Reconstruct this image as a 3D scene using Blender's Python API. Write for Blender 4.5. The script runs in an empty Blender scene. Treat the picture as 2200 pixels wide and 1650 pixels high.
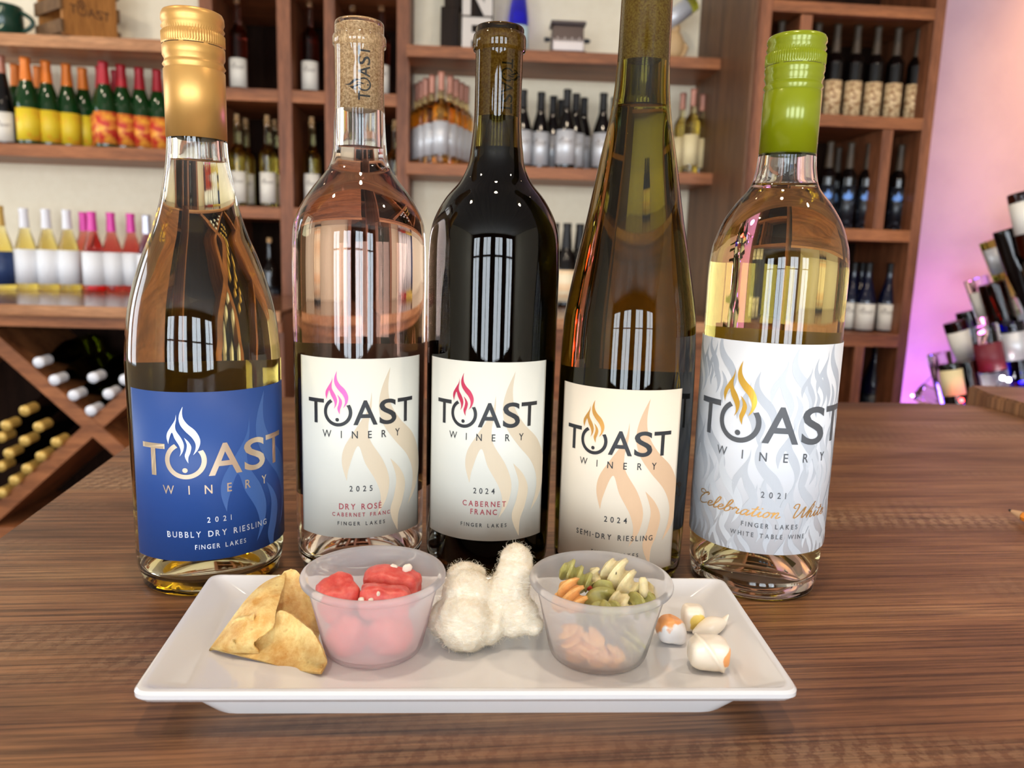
import bpy, bmesh, math, random
import numpy as np
from mathutils import Vector, Matrix, noise
random.seed(7)
S = bpy.context.scene
COL = S.collection
PI = math.pi
def R(d): return math.radians(d)

# ------------------------------------------------------------------ camera
CAM_H, PITCH, ROLL, FPX = 0.19, R(9.6), R(1.75), 1652.0
FW = Vector((0, math.cos(PITCH), -math.sin(PITCH)))
_r0 = Vector((1, 0, 0)); _u0 = Vector((0, math.sin(PITCH), math.cos(PITCH)))
CR = math.cos(ROLL) * _r0 + math.sin(ROLL) * _u0
CU = -math.sin(ROLL) * _r0 + math.cos(ROLL) * _u0
CO = Vector((0, 0, CAM_H))
cd = bpy.data.cameras.new('camera'); cam = bpy.data.objects.new('camera', cd); COL.objects.link(cam)
cam.matrix_world = Matrix(((CR.x, CU.x, -FW.x, 0), (CR.y, CU.y, -FW.y, 0), (CR.z, CU.z, -FW.z, CAM_H), (0, 0, 0, 1)))
cd.sensor_width = 36.0; cd.lens = FPX / 2200 * 36; cd.clip_start = 0.01; cd.clip_end = 60
cd.dof.use_dof = True; cd.dof.focus_distance = 0.385; cd.dof.aperture_fstop = 11.5
S.camera = cam

# ------------------------------------------------------------------ view, sampling, daylight, lamps
S.view_settings.view_transform = 'Standard'; S.view_settings.look = 'None'
S.view_settings.gamma = 1.0; S.view_settings.use_curve_mapping = False
S.view_settings.exposure = -0.14
cy = S.cycles
cy.max_bounces = 18; cy.transmission_bounces = 18; cy.diffuse_bounces = 4; cy.glossy_bounces = 6
cy.transparent_max_bounces = 12; cy.sample_clamp_indirect = 6.0; cy.blur_glossy = 0.6
cy.use_denoising = True
w = bpy.data.worlds.new('daylight'); S.world = w; w.use_nodes = True
w.node_tree.nodes['Background'].inputs[0].default_value = (0.75, 0.87, 1.0, 1)
w.node_tree.nodes['Background'].inputs[1].default_value = 2.0

FLOOR_Z, CEIL_Z = -1.07, 1.95
def lamp(name, kind, loc, energy, color, aim=None, **kw):
    d = bpy.data.lights.new(name, kind); o = bpy.data.objects.new(name, d); COL.objects.link(o)
    d.energy = energy; d.color = color; o.location = loc
    for k, v in kw.items(): setattr(d, k, v)
    if aim is not None:
        o.rotation_euler = (Vector(aim) - Vector(loc)).to_track_quat('-Z', 'Y').to_euler()
    return o
WIN_X = (-3.1, -1.1, 0.9, 2.9)
RY = -5.2             # rear wall
for wx in WIN_X:      # daylight coming in through the four windows behind the viewer
    lamp('window_daylight', 'AREA', (wx, RY + .08, 0.45), 122, (0.84, 0.92, 1.0), aim=(wx, 3, 0.3),
         shape='RECTANGLE', size=1.2, size_y=2.3)
for wy in (0.9, 2.0):   # added fill from unseen left-wall openings, brightening the shelves and back wall
    lamp('side_fill_daylight', 'AREA', (-4.12, wy, 0.5), 24, (0.90, 0.95, 1.0), aim=(0, wy + .6, 0.2), shape='RECTANGLE', size=0.8, size_y=1.7)
SPOTS = [(-1.9, 1.5), (-0.8, 1.35), (0.35, 1.4), (1.5, 1.35), (-1.2, 0.1), (0.0, 0.2), (1.2, 0.1)]
for sx, sy in SPOTS:  # warm recessed ceiling lamps
    lamp('ceiling_lamp_light', 'SPOT', (sx, sy, CEIL_Z - 0.03), 42 if sy > 1 else 40, (1.0, 0.82, 0.62), aim=(sx * 1.05, sy + (1.5 if sy > 1 else .5), -0.4),
         spot_size=R(96 if sy > 1 else 130), spot_blend=0.85, shadow_soft_size=0.06)

# ------------------------------------------------------------------ pixel -> place helpers
def ray(x, y):
    x, y = float(x), float(y); return (x - 1100) / FPX * CR - (y - 825) / FPX * CU + FW
def atY(x, y, Y):
    d = ray(x, y); return CO + d * float(Y / d.y)
def atZ(x, y, z):
    d = ray(x, y); return CO + d * ((z - CAM_H) / d.z)
class Frame:
    """upright plane family turned by psi about the vertical: (s along, t away, z up)"""
    def __init__(self, psi):
        self.psi = psi; self.e = Vector((math.cos(psi), math.sin(psi), 0)); self.n = Vector((-math.sin(psi), math.cos(psi), 0))
    def s(self, x, y, t):
        d = ray(x, y); p = CO + d * ((t - CO.dot(self.n)) / d.dot(self.n)); return p.dot(self.e)
    def z(self, x, y, t):
        d = ray(x, y); p = CO + d * ((t - CO.dot(self.n)) / d.dot(self.n)); return p.z
    def w(self, s, t, z): return self.e * s + self.n * t + Vector((0, 0, z))
WF = Frame(0.05); TF = Frame(0.08)

# ------------------------------------------------------------------ object helpers
def setp(o, label=None, cat=None, group=None, kind=None):
    if label: o['label'] = label
    if cat: o['category'] = cat
    if group: o['group'] = group
    if kind: o['kind'] = kind
    return o
def finish(bm, name, mats, smooth=None):
    if smooth is not None:
        for f in bm.faces: f.smooth = True
        if smooth < 180:
            ca = R(smooth)
            for e in bm.edges:
                if len(e.link_faces) == 2 and e.calc_face_angle(0) > ca: e.smooth = False
    me = bpy.data.meshes.new(name); bm.to_mesh(me); bm.free()
    for m in (mats if isinstance(mats, (list, tuple)) else [mats]): me.materials.append(m)
    return me
def add(name, me, parent=None, loc=None, rot=None):
    o = bpy.data.objects.new(name, me); COL.objects.link(o)
    if parent is not None: o.parent = parent
    if loc is not None: o.location = loc
    if rot is not None: o.rotation_euler = rot
    return o
def obj(name, bm, mats, parent=None, smooth=None, loc=None, rot=None):
    return add(name, finish(bm, name, mats, smooth), parent, loc, rot)
def empty(name, loc=(0, 0, 0), rz=0.0):
    o = bpy.data.objects.new(name, None); COL.objects.link(o); o.location = loc; o.rotation_euler = (0, 0, rz)
    o.empty_display_size = 0.02; return o
def copy_tree(o, parent=None):
    c = o.copy(); COL.objects.link(c)
    if parent is not None: c.parent = parent
    for ch in list(o.children): copy_tree(ch, c)
    return c
def box(bm, x0, x1, y0, y1, z0, z1, bev=0.0):
    g = bmesh.ops.create_cube(bm, size=1.0)
    vs = g['verts']
    for v in vs:
        v.co = Vector((x0 + (v.co.x + .5) * (x1 - x0), y0 + (v.co.y + .5) * (y1 - y0), z0 + (v.co.z + .5) * (z1 - z0)))
    if bev > 0:
        es = list({e for v in vs for e in v.link_edges})
        bmesh.ops.bevel(bm, geom=es, offset=bev, segments=2, affect='EDGES', profile=0.6)
def bx(*a, **k):
    bm = bmesh.new(); box(bm, *a, **k); return bm
def lathe(prof, seg=64, rmod=None, bm=None, mat=0):
    """prof (r, z): walked so that the surface on the right of the walk (outer side, going up) faces outwards"""
    bm = bm or bmesh.new(); rings = []
    for i, (r, z) in enumerate(prof):
        if r < 1e-6: rings.append([bm.verts.new((0, 0, z))])
        else:
            ring = []
            for k in range(seg):
                a = 2 * PI * k / seg; rr = r + (rmod(i, k) if rmod else 0)
                ring.append(bm.verts.new((rr * math.cos(a), rr * math.sin(a), z)))
            rings.append(ring)
    for a, b in zip(rings, rings[1:]):
        if len(a) == 1 and len(b) == 1: continue
        for k in range(seg):
            k2 = (k + 1) % seg
            if len(a) == 1: f = bm.faces.new((a[0], b[k2], b[k]))
            elif len(b) == 1: f = bm.faces.new((a[k], a[k2], b[0]))
            else: f = bm.faces.new((a[k], a[k2], b[k2], b[k]))
            f.material_index = mat
    return bm
def smoothprof(pts, n=6):
    """Catmull-Rom through (r, z) points"""
    out = []; P = [pts[0]] + list(pts) + [pts[-1]]
    for i in range(1, len(P) - 2):
        p0, p1, p2, p3 = P[i - 1], P[i], P[i + 1], P[i + 2]
        for j in range(n):
            t = j / n
            out.append(tuple(0.5 * ((2 * p1[c]) + (-p0[c] + p2[c]) * t + (2 * p0[c] - 5 * p1[c] + 4 * p2[c] - p3[c]) * t * t + (-p0[c] + 3 * p1[c] - 3 * p2[c] + p3[c]) * t ** 3) for c in range(len(p1))))
    out.append(tuple(pts[-1])); return out
def tube(bm, pts, rad, seg=10, caps=True):
    pts = [Vector(p) for p in pts]; n = len(pts); rads = rad if isinstance(rad, (list, tuple)) else [rad] * n
    up = Vector((0.13, 0.31, 0.94)); prev = None; rings = []
    for i, p in enumerate(pts):
        d = (pts[min(i + 1, n - 1)] - pts[max(i - 1, 0)]).normalized()
        if prev is None:
            a = d.cross(up).normalized()
        else:
            a = (prev - d * prev.dot(d)).normalized()
        prev = a; b = d.cross(a)
        rings.append([bm.verts.new(p + (a * math.cos(2 * PI * k / seg) + b * math.sin(2 * PI * k / seg)) * rads[i]) for k in range(seg)])
    for A, B in zip(rings, rings[1:]):
        for k in range(seg): bm.faces.new((A[k], A[(k + 1) % seg], B[(k + 1) % seg], B[k]))
    if caps:
        bm.faces.new(rings[0][::-1]); bm.faces.new(rings[-1])
    return bm

# ------------------------------------------------------------------ materials
def s2l(c): return tuple(((v / 255) / 12.92 if v / 255 <= .04045 else ((v / 255 + .055) / 1.055) ** 2.4) for v in c)
def mat(name, col=(.5, .5, .5), rough=.5, metal=0.0, **kw):
    m = bpy.data.materials.new(name); m.use_nodes = True; b = m.node_tree.nodes['Principled BSDF']
    b.inputs['Base Color'].default_value = (*col, 1); b.inputs['Roughness'].default_value = rough; b.inputs['Metallic'].default_value = metal
    for k, v in kw.items(): b.inputs[k.replace('_', ' ')].default_value = v
    return m
def nodes(m): return m.node_tree.nodes, m.node_tree.links, m.node_tree.nodes['Principled BSDF']
def noise_col(m, c0, c1, scale=(1, 1, 1), nscale=5.0, detail=6, rough=.6, lo=.3, hi=.7, bump=0.0, bdist=.001, coord='Object', dist=0.0):
    """colour varied by a stretched noise, with the same noise as fine relief"""
    N, L, b = nodes(m)
    tc = N.new('ShaderNodeTexCoord'); mp = N.new('ShaderNodeMapping'); mp.inputs['Scale'].default_value = scale
    nz = N.new('ShaderNodeTexNoise'); nz.inputs['Scale'].default_value = nscale; nz.inputs['Detail'].default_value = detail; nz.inputs['Roughness'].default_value = rough
    nz.inputs['Distortion'].default_value = dist
    rp = N.new('ShaderNodeValToRGB'); rp.color_ramp.elements[0].position = lo; rp.color_ramp.elements[1].position = hi
    rp.color_ramp.elements[0].color = (*c0, 1); rp.color_ramp.elements[1].color = (*c1, 1)
    L.new(tc.outputs[coord], mp.inputs[0]); L.new(mp.outputs[0], nz.inputs['Vector']); L.new(nz.outputs['Fac'], rp.inputs[0]); L.new(rp.outputs[0], b.inputs['Base Color'])
    if bump:
        bp = N.new('ShaderNodeBump'); bp.inputs['Strength'].default_value = bump; bp.inputs['Distance'].default_value = bdist
        L.new(nz.outputs['Fac'], bp.inputs['Height']); L.new(bp.outputs[0], b.inputs['Normal'])
    return m, nz, rp
def glass_mat(name, col=(1, 1, 1), ior=1.5, rough=0.0, absorb=None, dens=0.0, two=None, tint=False):
    """clear dielectric; two=(ior_side, ior_top): the liquid meets glass on its sides and air on its level top"""
    m = bpy.data.materials.new(name); m.use_nodes = True; N = m.node_tree.nodes; L = m.node_tree.links; N.clear()
    out = N.new('ShaderNodeOutputMaterial'); g = N.new('ShaderNodeBsdfGlass')
    g.inputs['Color'].default_value = (*col, 1); g.inputs['Roughness'].default_value = rough; g.inputs['IOR'].default_value = ior
    L.new(g.outputs[0], out.inputs['Surface'])
    if tint:
        N.remove(g); fr = N.new('ShaderNodeFresnel'); fr.inputs[0].default_value = ior; gl = N.new('ShaderNodeBsdfGlossy'); gl.inputs['Roughness'].default_value = rough
        rf = N.new('ShaderNodeBsdfRefraction'); rf.inputs['Color'].default_value = (*col, 1); rf.inputs['Roughness'].default_value = rough; rf.inputs['IOR'].default_value = ior
        mx = N.new('ShaderNodeMixShader'); L.new(fr.outputs[0], mx.inputs[0]); L.new(rf.outputs[0], mx.inputs[1]); L.new(gl.outputs[0], mx.inputs[2]); L.new(mx.outputs[0], out.inputs['Surface'])
    if two:
        at = N.new('ShaderNodeAttribute'); at.attribute_name = 'level_top'
        mx = N.new('ShaderNodeMapRange'); mx.inputs[3].default_value = two[0]; mx.inputs[4].default_value = two[1]
        L.new(at.outputs['Fac'], mx.inputs[0]); L.new(mx.outputs[0], g.inputs['IOR'])
    if absorb:
        v = N.new('ShaderNodeVolumeAbsorption'); v.inputs['Color'].default_value = (*absorb, 1); v.inputs['Density'].default_value = dens
        L.new(v.outputs[0], out.inputs['Volume'])
    return m

def wood(name, dark, light, along='x', scale=1.0, rough=.45, fine=.5, spec=.28):
    m = mat(name, rough=rough, Specular_IOR_Level=spec); N, L, b = nodes(m)
    st = {'x': (1.2, 14, 14), 'y': (14, 1.2, 14), 'z': (14, 14, 1.2)}[along]; st = tuple(v * scale for v in st)
    m, nz, rp = noise_col(m, dark, light, scale=st, nscale=1.6, detail=8, rough=.62, lo=.28, hi=.72, bump=.12, bdist=.002, dist=.35)
    tc = N.new('ShaderNodeTexCoord'); mp = N.new('ShaderNodeMapping'); mp.inputs['Scale'].default_value = tuple(v * 6 for v in st)
    n2 = N.new('ShaderNodeTexNoise'); n2.inputs['Scale'].default_value = 3.0; n2.inputs['Detail'].default_value = 4
    mx = N.new('ShaderNodeMix'); mx.data_type = 'RGBA'; mx.blend_type = 'MULTIPLY'; mx.inputs[0].default_value = fine
    r2 = N.new('ShaderNodeValToRGB'); r2.color_ramp.elements[0].position = .35; r2.color_ramp.elements[1].position = .62
    r2.color_ramp.elements[0].color = (.45, .42, .4, 1); r2.color_ramp.elements[1].color = (1.1, 1.1, 1.1, 1)
    L.new(tc.outputs['Object'], mp.inputs[0]); L.new(mp.outputs[0], n2.inputs['Vector']); L.new(n2.outputs['Fac'], r2.inputs[0])
    L.new(rp.outputs[0], mx.inputs[6]); L.new(r2.outputs[0], mx.inputs[7]); L.new(mx.outputs[2], b.inputs['Base Color'])
    return m

M = {}
M['walnut_h'] = wood('walnut_horizontal', s2l((104, 60, 36)), s2l((180, 114, 70)), 'x')
M['walnut_v'] = wood('walnut_upright', s2l((90, 51, 31)), s2l((164, 104, 70)), 'z')
M['walnut_side'] = wood('walnut_side_panel', s2l((74, 46, 30)), s2l((122, 84, 56)), 'z', .8)
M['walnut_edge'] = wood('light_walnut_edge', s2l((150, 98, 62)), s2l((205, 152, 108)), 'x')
M['cubby_dark'] = wood('dark_back_wood', s2l((24, 14, 9)), s2l((44, 27, 18)), 'z', rough=.85, spec=.08)  # near-black wood tone for compartment and rack backs
M['wall'], _, _ = noise_col(mat('wall_paint', rough=.85), s2l((232, 219, 192)), s2l((238, 226, 200)), nscale=30, bump=.05, bdist=.0005)
M['wall_dim'], _, _ = noise_col(mat('rear_wall_boards', rough=.7), s2l((96, 70, 52)), s2l((128, 96, 72)), scale=(8, 1, .5), nscale=2)
M['wall_pale'], _, _ = noise_col(mat('pale_wall_paint', rough=.8), s2l((198, 164, 168)), s2l((206, 172, 174)), nscale=4, lo=.4, hi=.6)
M['ceiling'], _, _ = noise_col(mat('ceiling_boards', rough=.7), s2l((172, 166, 158)), s2l((208, 203, 196)), scale=(6, .4, 1), nscale=2)
M['floor'] = wood('floor_boards', s2l((70, 48, 34)), s2l((120, 88, 62)), 'x')
M['black'] = mat('black_print', s2l((38, 40, 44)), .55)

# ------------------------------------------------------------------ room shell
def struct(name, bm, m, loc=None, rot=None, smooth=None):
    o = obj(name, bm, m, None, smooth, loc, rot); o['kind'] = 'structure'; return o
struct('floor', bx(-5, 5, -5.6, 5, FLOOR_Z - .1, FLOOR_Z), M['floor'])
struct('ceiling', bx(-5, 5, -5.6, 5, CEIL_Z, CEIL_Z + .1), M['ceiling'])
T_WALL, T_BOARD, T_UNIT, T_TOWER = 3.22, 2.93, 3.08, 2.58
S_UL, S_UR = WF.s(431, 60, T_UNIT), WF.s(880, 120, T_UNIT)      # left and right flanks of the cubby unit
for nm, a, b_, z0 in (('wall_back', -4.4, S_UL - .004, FLOOR_Z), ('wall_center', S_UR + .004, WF.s(1560, 300, T_WALL) + .3, FLOOR_Z), ('wall_above', S_UL - .004, S_UR + .004, 1.728)):
    struct(nm, bx(a, b_, T_WALL, T_WALL + .1, z0, CEIL_Z), M['wall'], rot=(0, 0, WF.psi))
struct('wall_right', bx(1.2, 4.6, T_WALL - .06, T_WALL + .08, FLOOR_Z, CEIL_Z), M['wall_pale'], rot=(0, 0, WF.psi))
lw = bmesh.new(); lw_edges = [-5.3]
for wy in (0.9, 2.0):  # openings cut for the added side fill
    box(lw, -4.3, -4.2, lw_edges[-1], wy - .42, FLOOR_Z, CEIL_Z); lw_edges.append(wy + .42)
    box(lw, -4.3, -4.2, wy - .42, wy + .42, FLOOR_Z, -.4); box(lw, -4.3, -4.2, wy - .42, wy + .42, 1.4, CEIL_Z)
box(lw, -4.3, -4.2, lw_edges[-1], 4, FLOOR_Z, CEIL_Z)
struct('wall_left', lw, M['wall'])
struct('wall_side', bx(4.2, 4.3, -5.3, 4, FLOOR_Z, CEIL_Z), M['wall'])
rear = bmesh.new(); WW, WZ0, WZ1 = .68, -.72, 1.62
edges = [-4.3]
for wx in WIN_X:
    box(rear, edges[-1], wx - WW, RY - .1, RY, FLOOR_Z, CEIL_Z); edges.append(wx + WW)
    box(rear, wx - WW, wx + WW, RY - .1, RY, FLOOR_Z, WZ0); box(rear, wx - WW, wx + WW, RY - .1, RY, WZ1, CEIL_Z)
box(rear, edges[-1], 4.3, RY - .1, RY, FLOOR_Z, CEIL_Z)
struct('wall_rear', rear, M['wall_dim'])
M['frame_white'] = mat('window_frame_paint', s2l((120, 92, 70)), .5)
for i, wx in enumerate(WIN_X):
    bm = bmesh.new()
    for a, b_ in ((-WW, -WW + .06), (WW - .06, WW), (-.025, .025)): box(bm, wx + a, wx + b_, RY + .10, RY + .15, WZ0, WZ1)
    for a, b_ in ((WZ0, WZ0 + .06), (WZ1 - .06, WZ1), (.55, .60)): box(bm, wx - WW, wx + WW, RY + .10, RY + .15, a, b_)
    struct('window_%d' % (i + 1), bm, M['frame_white'])
M['lamp_trim'] = mat('lamp_trim', (.8, .8, .78), .4)
M['lamp_glow'] = mat('lamp_glow', (1, .8, .55), .4, Emission_Color=(1, .78, .5, 1), Emission_Strength=25)
_t = finish(lathe([(.055, 0), (.055, -.012), (.04, -.014), (.04, -.004)], 24), 'ceiling_lamp', M['lamp_trim'], 30)
_g = finish(lathe([(0.0, -.006), (.04, -.006)][::-1], 24), 'lamp_lens', M['lamp_glow'])
for i, (sx, sy) in enumerate(SPOTS):
    o = add('ceiling_lamp', _t, None, (sx, sy, CEIL_Z)); add('lamp_lens', _g, o)
    setp(o, 'recessed round ceiling lamp overhead', 'lamp', 'recessed ceiling lamps out of view above the bar')

# ------------------------------------------------------------------ bar table
TYAW = R(6.6)
def table_mat():
    m = mat('bar_top_laminate', rough=.38); N, L, b = nodes(m)
    tc = N.new('ShaderNodeTexCoord')
    def nz(scale, ns, det, rgh=.6, dist=0.0):
        mp = N.new('ShaderNodeMapping'); mp.inputs['Scale'].default_value = scale
        n = N.new('ShaderNodeTexNoise'); n.inputs['Scale'].default_value = ns; n.inputs['Detail'].default_value = det
        n.inputs['Roughness'].default_value = rgh; n.inputs['Distortion'].default_value = dist
        L.new(tc.outputs['Object'], mp.inputs[0]); L.new(mp.outputs[0], n.inputs['Vector']); return n
    def ramp(src, stops):
        r = N.new('ShaderNodeValToRGB'); e = r.color_ramp.elements
        while len(e) < len(stops): e.new(.5)
        for k, (p, c) in enumerate(stops): e[k].position = p; e[k].color = (*c, 1) if len(c) == 3 else c
        L.new(src, r.inputs[0]); return r
    def mix(kind, fac, a, c):
        x = N.new('ShaderNodeMix'); x.data_type = 'RGBA'; x.blend_type = kind
        if isinstance(fac, (int, float)): x.inputs[0].default_value = fac
        else: L.new(fac, x.inputs[0])
        L.new(a, x.inputs[6]); L.new(c, x.inputs[7]); return x.outputs[2]
    big = nz((1.6, 9, 1), 1.7, 8, .62, .6)
    base = ramp(big.outputs['Fac'], [(.28, s2l((84, 55, 36))), (.45, s2l((120, 80, 54))), (.58, s2l((142, 100, 66))), (.72, s2l((166, 124, 82)))])
    fib = nz((6, 330, 1), 1.0, 7, .72, .3)
    fr = ramp(fib.outputs['Fac'], [(.38, (.40, .36, .33)), (.5, (.92, .9, .89)), (.60, (1.32, 1.30, 1.27))])
    c = mix('MULTIPLY', 1.0, base.outputs[0], fr.outputs[0])
    # rough-sawn patches: slanted saw marks with pale dusty ridges
    mp = N.new('ShaderNodeMapping'); mp.inputs['Scale'].default_value = (1, 1, 1); mp.inputs['Rotation'].default_value = (0, 0, R(22))
    wv = N.new('ShaderNodeTexWave'); wv.inputs['Scale'].default_value = 34; wv.inputs['Distortion'].default_value = 7.5; wv.inputs['Detail'].default_value = 5; wv.inputs['Detail Scale'].default_value = 6.0; wv.inputs['Detail Roughness'].default_value = .7
    L.new(tc.outputs['Object'], mp.inputs[0]); L.new(mp.outputs[0], wv.inputs['Vector'])
    wr = ramp(wv.outputs['Fac'], [(.1, s2l((92, 70, 52))), (.75, s2l((172, 144, 112)))])
    saw = nz((1.1, 5.2, 1), 2.1, 3, .5, .3)
    msk = ramp(saw.outputs['Fac'], [(.52, (0, 0, 0)), (.68, (.5, .5, .5))])
    c2 = mix('MULTIPLY', .9, wr.outputs[0], fr.outputs[0])
    c = mix('MIX', msk.outputs[0], c, c2)
    crack = nz((3, 60, 1), 1.3, 3, .5, 1.2)
    cr = ramp(crack.outputs['Fac'], [(.27, (.35, .3, .28)), (.31, (1, 1, 1))])
    c = mix('MULTIPLY', .8, c, cr.outputs[0])
    L.new(c, b.inputs['Base Color'])
    bp = N.new('ShaderNodeBump'); bp.inputs['Strength'].default_value = .22; bp.inputs['Distance'].default_value = .0006
    L.new(fib.outputs['Fac'], bp.inputs['Height']); L.new(bp.outputs[0], b.inputs['Normal'])
    rr = ramp(big.outputs['Fac'], [(.3, (.5, .5, .5)), (.7, (.33, .33, .33))]); L.new(rr.outputs[0], b.inputs['Roughness'])
    return m
M['bar_top'] = table_mat()
def tl(x, y):        # world -> table's own axes
    c, s = math.cos(-TYAW), math.sin(-TYAW); return (x * c - y * s, x * s + y * c)
def slab(poly, z0, z1, bev=.003):
    bm = bmesh.new(); vs = [bm.verts.new((*tl(*p), z0)) for p in poly]; f = bm.faces.new(vs)
    if f.normal.z > 0: f.normal_flip()
    f.normal_update()
    r = bmesh.ops.extrude_face_region(bm, geom=[f]); nv = [g for g in r['geom'] if isinstance(g, bmesh.types.BMVert)]
    for v in nv: v.co.z = z1
    bmesh.ops.recalc_face_normals(bm, faces=bm.faces)
    if bev:
        es = [e for e in bm.edges if all(v.co.z > (z0 + z1) / 2 for v in e.verts)]
        bmesh.ops.bevel(bm, geom=es, offset=bev, segments=2, affect='EDGES')
    return bm
tt = empty('bar_table', (0, 0, 0), TYAW)
setp(tt, 'long walnut-look bar table in the foreground with rough-sawn grain', 'table')
obj('table_top', slab([(-.21, -.32), (.80, -.20), (.66, 1.045), (.652, 1.061), (.628, 1.0705), (.56, 1.069), (.476, 1.058), (-.402, .957)], -.04, 0), M['bar_top'], tt)
obj('table_base', bx(.05, .45, 0.05, .75, FLOOR_Z, -.04), M['walnut_v'], tt)
t2 = empty('side_table', (0, 0, 0), TYAW)
setp(t2, 'corner of a thicker wooden table top rising just above the bar at far right', 'table')
obj('table_top', slab([(.664, 1.060), (.682, 1.135), (1.25, 1.14), (1.40, .20), (.7655, .20)], -.02, .0175, .003), M['bar_top'], t2)
obj('table_base', bx(.95, 1.15, .35, .75, FLOOR_Z, -.02), M['walnut_v'], t2)

# ------------------------------------------------------------------ lettering and emblem (flat print wrapped on cylinders)
def font_bm(txt, bold=0.0, space=1.0):
    cu = bpy.data.curves.new('lettering', 'FONT'); cu.body = txt; cu.size = 1.0; cu.resolution_u = 5; cu.offset = bold; cu.space_character = space
    o = bpy.data.objects.new('lettering', cu); me = bpy.data.meshes.new_from_object(o)
    bm = bmesh.new(); bm.from_mesh(me); bpy.data.objects.remove(o); bpy.data.curves.remove(cu); bpy.data.meshes.remove(me)
    return bm
def fit_bm(bm, x0, x1, y0, y1):
    xs = [v.co.x for v in bm.verts]; ys = [v.co.y for v in bm.verts]
    a, b, c, d = min(xs), max(xs), min(ys), max(ys)
    for v in bm.verts: v.co = Vector((x0 + (v.co.x - a) / (b - a) * (x1 - x0), y0 + (v.co.y - c) / max(d - c, 1e-9) * (y1 - y0), 0))
    return bm
def join_bm(dst, src):
    me = bpy.data.meshes.new('tmp'); src.to_mesh(me); src.free(); dst.from_mesh(me); bpy.data.meshes.remove(me); return dst
def text_box(txt, x0, x1, y0, y1, bold=0.0, space=1.0): return fit_bm(font_bm(txt, bold, space), x0, x1, y0, y1)
def poly2d(pts):
    bm = bmesh.new(); vs = [bm.verts.new((*p, 0)) for p in pts]
    f = bm.faces.new(vs); f.normal_update()
    if f.normal.z < 0: f.normal_flip()
    bmesh.ops.triangulate(bm, faces=[f]); return bm
def cr2(pts, n=6): return smoothprof(pts, n)
_L1 = [(1395, 672), (1385, 720), (1348, 780), (1320, 828), (1314, 872), (1327, 921)]
_L2 = [(1327, 921), (1334, 882), (1358, 822), (1378, 872), (1410, 930), (1421, 978), (1410, 1022)]
_L3 = [(1410, 1022), (1436, 980), (1446, 925), (1428, 868), (1392, 808), (1386, 765), (1395, 715), (1395, 672)]
_R1 = [(1448, 606), (1424, 660), (1415, 712), (1427, 762), (1462, 812), (1507, 862), (1531, 912), (1530, 960), (1511, 1010)]
_R2 = [(1511, 1010), (1546, 968), (1566, 910), (1560, 858), (1530, 802), (1481, 755), (1450, 708), (1442, 660), (1448, 606)]
_S1 = [(1449, 863), (1481, 897), (1500, 940), (1491, 990), (1476, 1030), (1474, 1078)]
_S2 = [(1474, 1078), (1456, 1042), (1450, 1010), (1462, 970), (1468, 920), (1449, 863)]
def flame(n=5):
    shapes = [cr2(_L1, n)[:-1] + cr2(_L2, n)[:-1] + cr2(_L3, n)[:-1], cr2(_R1, n)[:-1] + cr2(_R2, n)[:-1], cr2(_S1, n)[:-1] + cr2(_S2, n)[:-1]]
    bm = bmesh.new()
    for s in shapes: join_bm(bm, poly2d([((x - 1450) / 158, (1055 - y) / 158) for x, y in s]))
    return bm                     # ring-radius units, origin at the ring's centre
def ring_dot(n=40):
    bm = bmesh.new(); a0, a1 = R(120), R(393); ro, ri = 1.0, .765
    A = [bm.verts.new((ro * math.cos(a0 + (a1 - a0) * k / n), ro * math.sin(a0 + (a1 - a0) * k / n), 0)) for k in range(n + 1)]
    B = [bm.verts.new((ri * math.cos(a0 - R(3) + (a1 - a0 + R(8)) * k / n), ri * math.sin(a0 - R(3) + (a1 - a0 + R(8)) * k / n), 0)) for k in range(n + 1)]
    for k in range(n): bm.faces.new((A[k], A[k + 1], B[k + 1], B[k]))
    vs = [bm.verts.new((-.03 + .13 * math.cos(2 * PI * k / 16), -.53 + .13 * math.sin(2 * PI * k / 16), 0)) for k in range(16)]; bm.faces.new(vs)
    return bm
def xf(bm, sx, sy, ox, oy):
    for v in bm.verts: v.co = Vector((v.co.x * sx + ox, v.co.y * sy + oy, 0))
    return bm
def logo_word(h, W=4.60):
    """TOAST without its flame: origin at the left foot of the first T, cap height h"""
    bm = bmesh.new(); k = W / 4.60 * h
    for t, a, b_ in (('T', 0, .78), ('A', 1.98, 2.93), ('T', 3.80, 4.60)): join_bm(bm, text_box(t, a * k, b_ * k, 0, h, .012))
    join_bm(bm, text_box('S', 3.0 * k, 3.745 * k, -.02 * h, 1.02 * h, .012))
    join_bm(bm, xf(ring_dot(), .583 * k, .583 * h, 1.36 * k, .505 * h))
    return bm
def logo_flame(h, W=4.60):
    k = W / 4.60 * h; return xf(flame(), .583 * k, .583 * h, 1.36 * k, .505 * h)
def spaced_word(txt, x0, x1, y0, y1, bold=0.01):
    """letters set with even gaps across the box"""
    bm = bmesh.new(); ws = []
    for ch in txt:
        if ch == ' ': ws.append(.35); continue
        g = font_bm(ch); xs = [v.co.x for v in g.verts]; ws.append(max(xs) - min(xs)); g.free()
    k = (y1 - y0) / .73; tot = sum(ws) * k * .92
    gap = (x1 - x0 - tot) / (len(txt) - 1); x = x0
    for ch, wd in zip(txt, ws):
        if ch != ' ': join_bm(bm, text_box(ch, x, x + wd * k * .92, y0, y1 + (.28 * (y1 - y0) if ch == 'É' else 0), 0.0 if ch in 'MW' else bold) if ch != '-' else text_box(ch, x, x + wd * k * .92, y0 + .42 * (y1 - y0), y0 + .55 * (y1 - y0)))
        x += wd * k * .92 + gap
    return bm
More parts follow.
